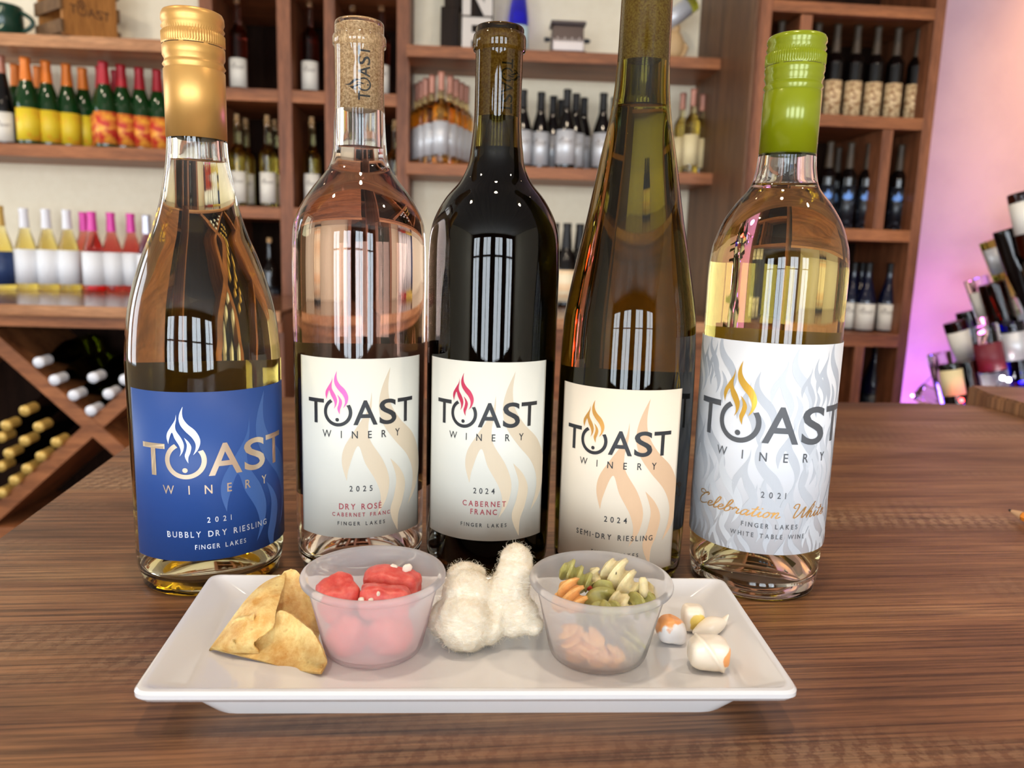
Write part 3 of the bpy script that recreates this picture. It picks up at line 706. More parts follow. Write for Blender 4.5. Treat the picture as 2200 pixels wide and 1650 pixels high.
crumbs = [((846, 1222), .3475, .0022, 'feta crumb on the cup wall, left of the upper pair'), ((875, 1222), .3455, .0021, 'pointed feta crumb on the cup wall, right of the upper pair'),
          ((776, 1292), .3185, .0016, 'feta crumb near the front rim between the melon chunks'), ((684, 1286), .3205, .0016, 'feta crumb on the left watermelon chunk by the rim'),
          ((796, 1291), .3185, .0012, 'small feta crumb beside the front melon chunk'), ((813, 1276), .319, .0009, 'tiny feta crumb on top of the front melon chunk')]
for i, (px, Y, r_, lab) in enumerate(crumbs):
    place('feta_crumb', lump(r_, r_ * .8, r_ * 1.05, seed=i + 20, amp=.4, freq=500, sub=3), M['feta'], atY(*px, Y), (0, 0, i), lab, 'cheese', 'feta crumbs in the watermelon cup')

# pasta salad
def pasta_mat(name, c):
    m, _, _ = noise_col(mat(name, rough=.22), tuple(v * .82 for v in c), tuple(min(1, v * 1.1) for v in c), nscale=250, lo=.35, hi=.7, bump=.1, bdist=.0003)
    return sss(m, .35, (1, .8, .4), .003)
M['pasta_green'] = pasta_mat('spinach_pasta', s2l((178, 172, 104))); M['pasta_orange'] = pasta_mat('tomato_pasta', s2l((246, 182, 112))); M['pasta_cream'] = pasta_mat('plain_pasta', s2l((240, 224, 176)))
def rotini(P, Q, rad, turns, th=.0011, ph=0.0, blades=2, taper=True):
    rad *= 1.25; th = rad * .55; turns *= 1.05
    P, Q = Vector(P), Vector(Q); L_ = (Q - P).length; d = (Q - P).normalized(); a = d.cross(Vector((.2, .3, 1))).normalized(); b = d.cross(a)
    n = max(24, int(turns * 22)); bm = bmesh.new(); rings = []
    sec = []
    m_ = 20
    for k in range(m_):
        u = 2 * PI * k / m_; c, s = math.cos(u), math.sin(u)
        if blades == 2: sec.append((math.copysign(abs(c) ** .62, c), math.copysign(abs(s) ** .62, s) * th / rad * (1 + .25 * abs(c) ** 2)))
        else: rr = .62 + .38 * math.cos(3 * u); sec.append((c * rr, s * rr))
    for i in range(n + 1):
        t = i / n; ang = ph + t * turns * 2 * PI; sc = 1 - (.35 * max(0, abs(t - .5) * 2 - .75) / .25 if taper else 0)
        c, s = math.cos(ang), math.sin(ang); mid = P + d * (t * L_) + a * math.sin(t * PI) * L_ * .06
        rings.append([bm.verts.new(mid + (a * (x * c - y * s) + b * (x * s + y * c)) * rad * sc) for x, y in sec])
    for A, B in zip(rings, rings[1:]):
        for k in range(m_): bm.faces.new((A[k], A[(k + 1) % m_], B[(k + 1) % m_], B[k]))
    bm.faces.new(rings[0][::-1]); bm.faces.new(rings[-1]); bmesh.ops.recalc_face_normals(bm, faces=bm.faces); return bm
PP = [((1211, 1216), .345, (1268, 1262), .338, .0046, 1.5, 'green', 'green spiral pasta at the upper left of the cup'),
      ((1222, 1248), .332, (1243, 1312), .322, .0050, 1.35, 'orange', 'orange spiral pasta at the left front of the cup'),
      ((1310, 1262), .338, (1276, 1316), .324, .0050, .9, 'green', 'folded green pasta at the centre of the cup'),
      ((1312, 1212), .350, (1366, 1284), .336, .0064, 1.4, 'cream', 'large cream spiral pasta flecked with herbs, at upper right'),
      ((1375, 1288), .340, (1408, 1270), .342, .0045, .7, 'cream', 'curled cream pasta end against the right wall'),
      ((1278, 1220), .348, (1281, 1270), .342, .0026, .8, 'cream', 'thin cream pasta upright at the back centre'),
      ((1320, 1276), .330, (1348, 1318), .324, .0042, .8, 'cream', 'flat cream pasta sloping down at front centre'),
      ((1352, 1302), .330, (1408, 1296), .333, .0050, 1.1, 'green', 'green spiral pasta lying at the lower right'),
      ((1290, 1314), .319, (1332, 1316), .321, .0042, .9, 'green', 'green pasta lying behind the front rim'),
      ((1198, 1283), .331, (1214, 1300), .327, .0040, .6, 'orange', 'brownish orange pasta at the far left'),
      ((1222, 1345), .3190, (1236, 1398), .3185, .0046, 1.3, 'orange', 'orange pasta seen through the cup wall at left'),
      ((1256, 1400), .3145, (1284, 1362), .3125, .0046, 1.2, 'orange', 'orange pasta seen through the middle of the cup wall'),
      ((1268, 1420), .3155, (1300, 1394), .3140, .0044, 1.2, 'orange', 'orange pasta seen low through the cup wall'),
      ((1240, 1418), .3205, (1246, 1388), .3190, .0042, 1.0, 'orange', 'orange pasta near the cup bottom at left'),
      ((1306, 1420), .3160, (1328, 1396), .3150, .0040, 1.0, 'orange', 'orange pasta at the cup bottom right of centre'),
      ((1342, 1390), .3190, (1370, 1366), .3215, .0048, 1.1, 'green', 'pale green pasta seen through the cup wall at right'),
      ((1300, 1360), .335, (1365, 1350), .338, .0052, 1.3, 'cream', 'cream pasta buried in the middle of the cup'),
      ((1240, 1345), .338, (1290, 1330), .340, .0052, 1.3, 'green', 'green pasta buried under the orange spiral')]
for i, (p, Yp, q, Yq, rd, tn, c, lab) in enumerate(PP):
    P, Q = atY(*p, Yp), atY(*q, Yq); mid = (P + Q) / 2
    bm = rotini(P - mid, Q - mid, rd, tn, th=.0013 if rd > .003 else .0016, ph=i * .9)
    place('spiral_pasta', bm, M['pasta_' + c], mid, None, lab, 'pasta', 'spiral pasta in the right cup', 50)
stub = bmesh.new(); p_ = [atY(1381 + 2 * math.sin(t * 2), 1240 + 44 * t, .334 - .003 * t) for t in np.linspace(0, 1, 9)]; c_ = p_[4].copy()
tube(stub, [p - c_ for p in p_], [.0012, .0019, .0021, .0021, .0021, .0022, .0022, .002, .0012], 14)
place('pasta_stub', stub, M['pasta_cream'], c_, None, 'short smooth cream pasta stub standing at the right of the cup', 'pasta')
M['pepper'] = mat('red_pepper', s2l((176, 52, 40)), .3); M['herb'] = mat('dried_herb', s2l((66, 54, 30)), .8)
place('pepper_bit', lump(.0022, .0014, .0012, 4, .3, 300, sub=3), M['pepper'], atY(1264, 1262, .336), (.3, .5, .2), 'small red pepper bit beside the orange pasta', 'vegetable')
for i, (px, Y, lab) in enumerate([((1322, 1231), .3385, 'large dark herb fleck on the left of the cream spiral'), ((1351, 1247), .3365, 'dark herb fleck high on the right of the cream spiral'), ((1368, 1262), .3345, 'dark herb fleck low on the right of the cream spiral'), ((1222, 1230), .339, 'dark herb fleck on the green spiral at left')]):
    place('herb_fleck', lump(.0006, .0003, .0010, i + 40, .6, 900, sub=2), M['herb'], atY(*px, Y), (0, .4 * i, 0), lab, 'herb', 'herb flecks on the pasta')

# candies
def candy_mat(name, base, accent, center, radius, nscale=160):
    """cream coating with a patch of its coloured filling showing"""
    m = mat(name, rough=.32, Coat_Weight=.2); N, L, b = nodes(m)
    tc = N.new('ShaderNodeTexCoord'); ds = N.new('ShaderNodeVectorMath'); ds.operation = 'DISTANCE'; ds.inputs[1].default_value = center
    nz = N.new('ShaderNodeTexNoise'); nz.inputs['Scale'].default_value = nscale; nz.inputs['Detail'].default_value = 3
    ad = N.new('ShaderNodeMath'); ad.operation = 'MULTIPLY_ADD'; ad.inputs[1].default_value = radius * .9
    rp = N.new('ShaderNodeMapRange'); rp.inputs[1].default_value = radius * 1.4; rp.inputs[2].default_value = radius * 1.52
    mx = N.new('ShaderNodeMix'); mx.data_type = 'RGBA'; mx.inputs[6].default_value = (*accent, 1); mx.inputs[7].default_value = (*base, 1)
    L.new(tc.outputs['Object'], ds.inputs[0]); L.new(tc.outputs['Object'], nz.inputs['Vector']); L.new(nz.outputs['Fac'], ad.inputs[0]); L.new(ds.outputs['Value'], ad.inputs[2])
    L.new(ad.outputs[0], rp.inputs[0]); L.new(rp.outputs[0], mx.inputs[0]); L.new(mx.outputs[2], b.inputs['Base Color']); return sss(m, .25, (1, .8, .6), .003)
cream = s2l((246, 232, 212)); white = s2l((240, 236, 234)); orange = s2l((246, 168, 100)); yel = s2l((236, 206, 104))
def ridge(axis_a, axis_b, amt):
    def f(p, d):
        s_ = p.dot(axis_a) ; return p + d * amt * math.exp(-(s_ / .0009) ** 2) * (1 if p.dot(axis_b) > 0 else .2)
    return f
def rest(bm):
    z = min(v.co.z for v in bm.verts); return -z
def candy(bm, m, px, label):
    p = atZ(*px, ZF + .0002); h = rest(bm)
    o = place('candy', bm, m, (p.x, p.y, ZF + h), None, label, 'candy', 'soft candies at the right end of the plate', 70); return o
def k1f(p, d):
    p.z += -.25 * max(0, p.x) ; p.x *= 1 - .12 * max(0, p.z / .006); return p
candy(lump(.0072, .0062, .0064, 61, .10, 120, 2.9, 5, k1f), candy_mat('orange_dipped_candy', white, orange, (-.0025, .0035, .0050), .0092), (1440, 1378), 'white candy dipped in orange, beside the pasta cup')
candy(lump(.0056, .0052, .0066, 62, .09, 130, 3.2, 5), candy_mat('yellow_tinged_candy', cream, yel, (.0022, -.0052, -.0005), .0046), (1487, 1352), 'cream candy with a yellow side, farthest back of the four')
def k3f(p, d):
    t = p.x / .0095; w_ = 1 - .55 * abs(t) ** 1.6; p = Vector((p.x, p.y * w_, p.z * w_ + .0016 * t)); 
    if t > .72: p.z += (t - .72) * .011
    return p
kb = lump(.0098, .0044, .0046, 63, .06, 140, 2.2, 5, k3f); bmesh.ops.rotate(kb, verts=kb.verts, cent=(0, 0, 0), matrix=Matrix.Rotation(R(18), 3, 'Z'))
candy(kb, candy_mat('plain_cream_candy', cream, cream, (1, 1, 1), .001), (1525, 1365), 'slim cream candy with a curled pointed tip')
kb = lump(.0090, .0066, .0070, 64, .09, 110, 3.6, 5, ridge(Vector((.8, .2, .55)).normalized(), Vector((0, -1, .6)), .0013))
candy(kb, candy_mat('cream_candy_orange_end', cream, orange, (.0090, -.0042, .0000), .0044), (1520, 1434), 'large cream candy with an orange end, nearest the plate edge')

# cotton candy
def cotton():
    lob = [((1000, 1335), .330, 66), ((1006, 1280), .338, 58), ((998, 1250), .344, 44), ((1022, 1236), .347, 22), ((1062, 1296), .340, 50), ((1106, 1228), .344, 42), ((1109, 1203), .347, 36), ((1094, 1262), .342, 46),
           ((1110, 1318), .337, 46), ((1146, 1345), .333, 22), ((1098, 1345), .333, 27), ((960, 1330), .336, 42), ((1050, 1345), .332, 40)]
    bm = bmesh.new(); c0 = atY(1045, 1300, .338)
    for px, Y, rp in lob:
        g = bmesh.ops.create_icosphere(bm, subdivisions=3, radius=rp * Y / FPX * 1.02); p = atY(*px, Y) - c0
        for v in g['verts']: v.co += p
    me = bpy.data.meshes.new('cotton_src'); bm.to_mesh(me); bm.free()
    o = bpy.data.objects.new('cotton_src', me); COL.objects.link(o)
    r_ = o.modifiers.new('r', 'REMESH'); r_.mode = 'VOXEL'; r_.voxel_size = .0009
    s_ = o.modifiers.new('s', 'SMOOTH'); s_.factor = .6; s_.iterations = 7
    bpy.context.view_layer.update(); dg = bpy.context.evaluated_depsgraph_get()
    m2 = bpy.data.meshes.new_from_object(o.evaluated_get(dg)); bpy.data.objects.remove(o); bpy.data.meshes.remove(me)
    bm = bmesh.new(); bm.from_mesh(m2); bpy.data.meshes.remove(m2); bm.normal_update()
    zmin = ZF + .0002 - c0.z
    for v in bm.verts:
        nn = noise.noise(v.co * 150) * .0011 + noise.noise(v.co * 420) * .00025
        v.co += v.normal * nn
        if v.co.z < zmin: v.co.z = zmin
    bm.normal_update()
    return bm, c0
M['floss'], _, _ = noise_col(mat('spun_sugar', rough=.9), s2l((250, 234, 208)), s2l((255, 248, 234)), scale=(1, 1, 2.5), nscale=420, detail=5, lo=.28, hi=.72, bump=.5, bdist=.0008)
sss(M['floss'], .3, (1, .85, .65), .003)
from mathutils.bvhtree import BVHTree
cb, c0 = cotton(); bvh = BVHTree.FromBMesh(cb)
rng = random.Random(11); cb.verts.ensure_lookup_table(); fib = bmesh.new(); nv = len(cb.verts)
for i in range(11000):
    v = cb.verts[rng.randrange(nv)]; nrm = v.normal.copy()
    if nrm.length < .1: continue
    t = nrm.cross(Vector((rng.gauss(0, 1), rng.gauss(0, 1), rng.gauss(0, 1)))).normalized(); side = nrm.cross(t)
    L_ = rng.uniform(.003, .009); cv = rng.uniform(-.4, .4); fly = rng.random() < .14; lf = rng.choice((.00005, .00015, .0004, .0007)); wd = .000045; prev = None
    for k in range(6):
        u = k / 5; p = v.co + t * L_ * (u - .4) + side * cv * L_ * u * u
        hit, hn, _, _ = bvh.find_nearest(p)
        if hit is not None and not (fly and u > .5): p = hit + hn * (.00006 + lf * math.sin(u * PI))
        elif hit is not None: p = hit + hn * (.0001 + .0042 * (u - .5))
        a, b_ = fib.verts.new(p + side * wd), fib.verts.new(p - side * wd)
        if prev: fib.faces.new((prev[0], a, b_, prev[1]))
        prev = (a, b_)
cc = obj('cotton_candy', cb, M['floss'], None, 180, c0)
setp(cc, 'fluffy cream cotton candy tuft with four lobes, between the two cups', 'cotton candy')
fo = obj('sugar_strands', fib, M['floss'], cc, 180); fo['kind'] = 'stuff'

# folded potato chip
def chip_mat():
    m, nz, rp = noise_col(mat('potato_chip', rough=.42), s2l((212, 152, 68)), s2l((248, 218, 146)), nscale=95, detail=8, rough=.7, lo=.34, hi=.62, bump=.8, bdist=.0014)
    N, L, b = nodes(m); vo = N.new('ShaderNodeTexNoise'); vo.inputs['Scale'].default_value = 190; vo.inputs['Detail'].default_value = 2
    r2 = N.new('ShaderNodeValToRGB'); r2.color_ramp.elements[0].position = .66; r2.color_ramp.elements[1].position = .76
    r2.color_ramp.elements[0].color = (1, 1, 1, 1); r2.color_ramp.elements[1].color = (.55, .36, .18, 1)
    tc = N.new('ShaderNodeTexCoord'); mx = N.new('ShaderNodeMix'); mx.data_type = 'RGBA'; mx.blend_type = 'MULTIPLY'; mx.inputs[0].default_value = .8
    L.new(tc.outputs['Object'], vo.inputs['Vector']); L.new(vo.outputs['Fac'], r2.inputs[0]); L.new(rp.outputs[0], mx.inputs[6]); L.new(r2.outputs[0], mx.inputs[7]); L.new(mx.outputs[2], b.inputs['Base Color'])
    return sss(m, .25, (1, .7, .3), .003)
M['chip'] = chip_mat()
def curve3(pts, n): 
    c = smoothprof([tuple(p) for p in pts], 12); idx = np.linspace(0, len(c) - 1, n); out = []
    for i in idx:
        a = int(i); f = i - a; b_ = min(a + 1, len(c) - 1); out.append(Vector(c[a]).lerp(Vector(c[b_]), float(f)))
    return out
def patch(bm, ca, cb_, bulge, nu=36, nv_=26, seed=0, amp=.0009):
    A, B = curve3(ca, nu), curve3(cb_, nu); g = []
    for i in range(nu):
        row = []
        for j in range(nv_):
            t = j / (nv_ - 1); p = A[i].lerp(B[i], t) + Vector(bulge) * math.sin(t * PI) * math.sin(min(1, .25 + i / (nu - 1)) * PI * .8)
            q = p * 130 + Vector((seed, seed, 0)); k = math.sin(min(t * 2.2, 1) * PI / 2)
            p = p + Vector((noise.noise(q), noise.noise(q + Vector((9, 0, 0))), noise.noise(q + Vector((0, 9, 0))))) * amp * k
            if j == nv_ - 1: p = p + Vector((0, 0, 1)) * noise.noise(Vector((i * .9, seed, 3))) * .0007
            row.append(bm.verts.new(p))
        g.append(row)
    for i in range(nu - 1):
        for j in range(nv_ - 1): bm.faces.new((g[i][j], g[i + 1][j], g[i + 1][j + 1], g[i][j + 1]))
    return g
def solid(bm, th):
    bmesh.ops.remove_doubles(bm, verts=bm.verts, dist=.0002); bmesh.ops.recalc_face_normals(bm, faces=bm.faces)
    bmesh.ops.solidify(bm, geom=bm.faces[:], thickness=th); return bm
cA = atY(450, 1394, .318); cB = atZ(690, 1449, ZF + .0015); cT = atY(614, 1231, .3545); cBk = atY(690, 1325, .345); ctr = (cA + cB + cT) / 3
bm = bmesh.new()
bend_left = [cA, atY(482, 1350, .326), atY(530, 1286, .337), atY(570, 1250, .346), cT]
free_left = [atY(556, 1404, .3135), atY(549, 1378, .313), atY(583, 1350, .317), atY(590, 1318, .323), atY(604, 1285, .332), atY(607, 1258, .342), cT + Vector((.0006, 0, 0))]
patch(bm, bend_left, free_left, (-.0005, -.0045, .0015), seed=3, amp=.0011)
bend_front = [cA, atY(510, 1409, .3135), atY(570, 1424, .3105), atY(630, 1442, .3075), cB]
free_front = [atY(553, 1372, .3165), atY(595, 1312, .3265), atY(640, 1328, .3225), atY(682, 1368, .3155), atY(702, 1415, .3095)]
patch(bm, bend_front, free_front, (.001, .003, -.001), seed=8, amp=.0008)
back_top = [cT, atY(640, 1228, .3535), atY(655, 1262, .352), atY(672, 1310, .349), atY(690, 1375, .341)]
back_bot = [cA + Vector((.001, .002, 0)), atY(520, 1400, .322), atY(580, 1412, .318), atY(640, 1430, .314), cB + Vector((0, .003, .001))]
patch(bm, back_bot, back_top, (0, .004, -.002), seed=5, amp=.0008)
bmesh.ops.translate(bm, verts=bm.verts, vec=-ctr)
ch = obj('potato_chip', solid(bm, .0011), M['chip'], None, 60, ctr)
setp(ch, 'golden folded potato chip leaning against the watermelon cup', 'chip')
bm = bmesh.new(); q0 = atY(545, 1335, .321)
patch(bm, [atY(497, 1340, .3255) - q0, atY(520, 1334, .323) - q0, atY(545, 1333, .3195) - q0], [atY(512, 1325, .327) - q0, atY(530, 1322, .324) - q0, atY(546, 1318, .3205) - q0], (0, -.0012, .0008), 12, 8, 2, .0004)
obj('blister_flake', solid(bm, .0005), M['chip'], ch, 60, q0 - ctr)

# pencil
M['pencil'] = mat('orange_pencil_paint', s2l((240, 142, 40)), .35); M['pencil_wood'] = mat('cedar', s2l((214, 170, 128)), .7); M['lead'] = mat('graphite', s2l((40, 38, 38)), .4, .3)
tip = Vector((.3895, .5765, .0052)); pd = (Vector((.420, .40, .0036)) - tip).normalized()
pe = empty('pencil', tip); pe.rotation_euler = pd.to_track_quat('Z', 'Y').to_euler()
setp(pe, 'sharpened orange pencil lying at the right edge of the bar', 'pencil')
obj('lead', lathe([(0, 0), (.0009, .0012), (.0013, .0036)][::1][::-1][::-1], 12), M['lead'], pe, 60)
obj('cone', lathe([(.0013, .0036), (.0036, .015)], 18), M['pencil_wood'], pe, 60)
obj('shaft', lathe([(.0036, .015), (.0037, .0165), (.0037, .165), (0, .165)], 6), M['pencil'], pe)

# ================================================================== shelving behind the bar
def wbox(name, m, parent, F, s0, s1, t0, t1, z0, z1, bev=.002):
    """box in a frame's own axes; parent carries the frame's turn"""
    return obj(name, bx(s0, s1, t0, t1, z0, z1, bev=bev), m, parent)
sx = lambda x, y, t, F=WF: F.s(x, y, t)
zy = lambda x, y, t, F=WF: F.z(x, y, t)
BD = .30

# floating shelves
def board(x0, x1, xa, ya, th_px, label, t=T_BOARD, m='walnut_h', s0=None, s1=None):
    z1 = zy(xa, ya, t); z0 = zy(xa, ya + th_px, t)
    a = sx(x0, ya, t) if s0 is None else s0; b_ = sx(x1, ya, t) if s1 is None else s1
    o = obj('wall_shelf', bx(a, b_, t, T_WALL - .002, z0, z1, bev=.002), M[m], None, rot=(0, 0, WF.psi))
    setp(o, label, 'shelf'); return z1
Z_LT = board(-700, 0, 170, 77, 27, 'upper floating shelf at left, carrying the green mug and crate', m='walnut_edge', s1=S_UL - .002)
Z_LM = board(-700, 0, 170, 313, 27, 'lower floating shelf at left under the green bottles', s1=S_UL - .002)
Z_CT = board(0, 1565, 1100, 105, 25, 'upper floating shelf in the middle, carrying the toaster', s0=S_UR + .002)
Z_CM = board(0, 1540, 1200, 360, 25, 'lower floating shelf in the middle under the amber and black bottles', s0=S_UR + .002)

# cubby unit left of centre
cu = empty('cubby_unit', (0, 0, 0), WF.psi)
setp(cu, 'walnut wine cubby unit with square compartments, left of centre behind the bottles', 'shelf unit')
CT, CB = T_UNIT, T_WALL + .30
ST = [(431, 460), (596, 626), (697, 720), (852, 880)]
st_s = [(sx(a, 150, CT), sx(b_, 150, CT)) for a, b_ in ST]
TOPZ = 1.72
for a, b_ in st_s: wbox('stile', M['walnut_v'], cu, WF, a, b_, CT, CB, FLOOR_Z + .02, TOPZ)
rows = [zy(600, y, CT) for y in (-260, -42, 192, 445, 687)]; rth = zy(600, 192, CT) - zy(600, 219, CT)
for i, z in enumerate(rows + [zy(600, 900, CT)]):
    for (a, b_), (c, d) in zip(st_s, st_s[1:]): wbox('cubby_floor', M['walnut_h'], cu, WF, b_, c, CT, CB, z - rth, z)
wbox('back_panel', M['cubby_dark'], cu, WF, st_s[0][0], st_s[-1][1], CB, CB + .02, FLOOR_Z + .02, TOPZ)
Z_C = rows

# display tower on the right
TT = T_TOWER; TB = TT + .36
dt = empty('display_tower', (0, 0, 0), TF.psi)
setp(dt, 'tall walnut display tower of stacked compartments right of centre', 'shelf unit')
tsx = lambda x, y: TF.s(x, y, TT)
tzy = lambda x, y: TF.z(x, y, TT)
s_lo, s_li, s_ri, s_ro = tsx(1634, 20), tsx(1660, 20), tsx(1985, 250), tsx(2007, 250)
TTOP = 1.35
obj('side_panel', bx(s_lo - .012, s_lo, TT + .01, T_WALL + .1, FLOOR_Z + .02, TTOP), M['walnut_side'], dt)
wbox('stile', M['walnut_v'], dt, TF, s_lo, s_li, TT, TB, FLOOR_Z + .02, TTOP)
wbox('stile', M['walnut_v'], dt, TF, s_ri, s_ro, TT, TB, FLOOR_Z + .02, TTOP)
t_rows = [(1850, -230, 25), (1850, 9, 25), (1870, 249, 26), (1880, 493, 25), (1870, 717, 28), (1860, 905, 26)]
Z_T = [tzy(x, y) for x, y, _ in t_rows]
for (x, y, th) in t_rows: wbox('tower_shelf', M['walnut_h'], dt, TF, s_li, s_ri, TT, TB, tzy(x, y + th), tzy(x, y))
for (xa, xb, y, i) in ((1722, 1747, 40, 1), (1898, 1920, 290, 2), (1838, 1858, 750, 4)):
    wbox('divider', M['walnut_v'], dt, TF, tsx(xa, y), tsx(xb, y), TT + .002, TB, Z_T[i + 1], Z_T[i] - .04)
wbox('back_panel', M['cubby_dark'], dt, TF, s_lo, s_ro, TB, TB + .02, FLOOR_Z + .02, TTOP)

# low counters with cabinets
T_CF = 2.27; Z_K = zy(150, 657, T_CF)
M['counter_top'] = wood('counter_top', s2l((96, 62, 44)), s2l((150, 104, 76)), 'x', rough=.16)
def counter(s0, s1, label, tb=T_UNIT - .01, front=True):
    o = empty('counter', (0, 0, 0), WF.psi); setp(o, label, 'counter')
    wbox('counter_top', M['counter_top'], o, WF, s0, s1, T_CF, tb, Z_K - .012, Z_K, .002)
    wbox('lit_edge_strip', M['walnut_edge'], o, WF, s0, s1, T_CF - .012, T_CF - .001, zy(150, 680, T_CF), Z_K, .003)  # paler wood puts the lit upper band of the front into the colour
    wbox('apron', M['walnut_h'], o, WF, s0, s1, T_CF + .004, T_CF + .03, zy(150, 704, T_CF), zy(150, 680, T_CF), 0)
    if front: wbox('cabinet_front', M['walnut_h'], o, WF, s0, s1, T_CF + .03, T_CF + .05, FLOOR_Z + .01, zy(150, 704, T_CF) , 0)
    return o
S_KR = sx(604, 700, T_CF)
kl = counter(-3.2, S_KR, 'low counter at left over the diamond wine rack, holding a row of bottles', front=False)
wbox('end_panel', M['walnut_v'], kl, WF, S_KR - .02, S_KR, T_CF + .03, T_UNIT - .02, FLOOR_Z + .01, Z_K - .014)
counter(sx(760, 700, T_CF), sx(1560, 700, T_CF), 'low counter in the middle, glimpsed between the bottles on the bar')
dr = bmesh.new()

# diamond wine rack under the left counter
wr = kl
RT = T_CF + .04; RB = T_CF + .40
def sz(x, y, t): return Vector((sx(x, y, t), zy(x, y, t)))
def beam(x0, y0, x1, y1, wpx, t0):
    p, q = sz(x0, y0, t0), sz(x1, y1, t0); d = (q - p).normalized(); n = Vector((-d.y, d.x)) * (wpx * t0 / FPX / 2)
    bm = bmesh.new(); co = [p - n, q - n, q + n, p + n]
    A = [bm.verts.new((c.x, t0, c.y)) for c in co]; B = [bm.verts.new((c.x, RB, c.y)) for c in co]
    bm.faces.new(A[::-1]); bm.faces.new(B)
    for k in range(4): bm.faces.new((A[k], A[(k + 1) % 4], B[(k + 1) % 4], B[k]))
    bmesh.ops.recalc_face_normals(bm, faces=bm.faces); return obj('crossed_board', bm, M['walnut_h'], wr)
beam(-28, 720, 436, 1128, 30, RT); beam(-36, 1128, 424, 717, 30, RT + .002)
beam(-480, 1128, -92, 720, 30, RT)
z_rt, z_rb = zy(150, 705, RT), zy(60, 1132, RT)
wbox('rack_back', M['cubby_dark'], wr, WF, -3.1, S_KR - .03, RB, RB + .02, FLOOR_Z + .01, z_rt)
wbox('rack_base', M['walnut_h'], wr, WF, -3.1, S_KR - .03, RT - .01, RB, FLOOR_Z + .01, z_rb, .002)
wbox('rack_top', M['cubby_dark'], wr, WF, -3.1, S_KR - .03, RT, RB, z_rt, z_rt + .012)

# ================================================================== bottles in the background
PROF = {
    'bordeaux': [(.0, .0), (.115, .0), (.124, .012), (.125, .1), (.125, .6), (.118, .655), (.088, .715), (.055, .765), (.0455, .81), (.044, .95), (.047, .955), (.047, .995), (.0, 1.0)],
    'burgundy': [(.0, .0), (.125, .0), (.136, .014), (.137, .1), (.137, .40), (.128, .48), (.095, .61), (.065, .71), (.05, .80), (.047, .95), (.05, .955), (.05, .995), (.0, 1.0)],
    'hock': [(.0, .0), (.105, .0), (.113, .012), (.115, .1), (.112, .38), (.1, .5), (.075, .66), (.052, .8), (.044, .92), (.047, .95), (.047, .995), (.0, 1.0)],
    'slim': [(.0, .0), (.087, .0), (.094, .01), (.095, .1), (.095, .585), (.09, .63), (.066, .675), (.042, .71), (.0375, .75), (.036, .95), (.04, .955), (.04, .995), (.0, 1.0)],
    'fizz': [(.0, .0), (.119, .0), (.130, .014), (.132, .1), (.132, .42), (.122, .52), (.1, .63), (.07, .73), (.056, .80), (.05, .95), (.054, .955), (.054, .995), (.0, 1.0)]}
def rad_at(kind, u):
    P = PROF[kind]
    for (r0, z0), (r1, z1) in zip(P, P[1:]):
        if z0 <= u <= z1 and z1 > z0: return r0 + (r1 - r0) * (u - z0) / (z1 - z0)
    return P[-2][0]
def dk(name, c, rough=.06, **k): return mat(name, s2l(c), rough, **k)
M['b_black'] = dk('black_bottle_glass', (8, 6, 6)); M['b_navy'] = dk('blue_black_bottle_glass', (12, 16, 40)); M['b_green'] = dk('green_bottle_glass', (14, 52, 18))
M['b_roseb'] = glass_mat('amber_pink_wine_bottle', (1, 1, 1), 1.36, absorb=(.75, .25, .12), dens=38)
M['b_amber'] = glass_mat('amber_wine_bottle', (1, 1, 1), 1.36, absorb=(.96, .72, .06), dens=28)
M['b_gold'] = glass_mat('golden_wine_bottle', (1, 1, 1), 1.36, absorb=(.96, .86, .18), dens=26)
M['b_red'] = glass_mat('ruby_wine_bottle', (1, 1, 1), 1.36, absorb=(.92, .08, .05), dens=34)
M['b_purple'] = glass_mat('purple_wine_bottle', (1, 1, 1), 1.36, absorb=(.5, .12, .4), dens=50)
M['b_blue'] = glass_mat('cobalt_bottle', (1, 1, 1), 1.36, absorb=(.12, .12, .95), dens=50)
M['b_clear'] = glass_mat('clear_bottle', (.97, .97, .99), 1.3)
M['b_brown'] = glass_mat('brown_bottle', (1, 1, 1), 1.36, absorb=(.66, .46, .16), dens=190)
M['b_olive'] = glass_mat('olive_bottle', (1, 1, 1), 1.36, absorb=(.7, .72, .1), dens=55)
M['lab_white'] = mat('far_white_label', s2l((226, 220, 208)), .6); M['lab_silver'] = mat('silver_grey_label', s2l((205, 206, 210)), .4, .3)
M['lab_yellow'], _, _ = noise_col(mat('yellow_label', rough=.5), s2l((226, 196, 40)), s2l((244, 120, 40)), nscale=22, detail=2, lo=.5, hi=.8)
M['lab_fire'], _, _ = noise_col(mat('fiery_label', rough=.5), s2l((196, 40, 36)), s2l((244, 172, 60)), nscale=30, detail=2, lo=.42, hi=.68)
M['lab_navy'] = mat('navy_label', s2l((28, 52, 96)), .5)
M['lab_parch'], _, _ = noise_col(mat('parchment_label', rough=.6), s2l((140, 100, 62)), s2l((232, 206, 160)), nscale=75, detail=4, lo=.4, hi=.62)
M['lab_night'], _, _ = noise_col(mat('night_blue_label', rough=.35), s2l((14, 18, 26)), s2l((96, 104, 116)), nscale=60, detail=3, lo=.52, hi=.78)
M['lab_emblem'] = mat('blue_mountain_print', s2l((92, 140, 214)), .4)
M['lab_orange'], _, _ = noise_col(mat('sunset_label', rough=.5), s2l((236, 222, 190)), s2l((236, 160, 74)), scale=(0, 0, 1), nscale=14, lo=.45, hi=.6)
M['lab_cream'] = mat('cream_far_label', s2l((226, 208, 160)), .6)
M['c_orange'] = mat('orange_capsule', s2l((222, 120, 36)), .4, .2); M['c_red'] = mat('red_capsule', s2l((170, 28, 40)), .4, .2)
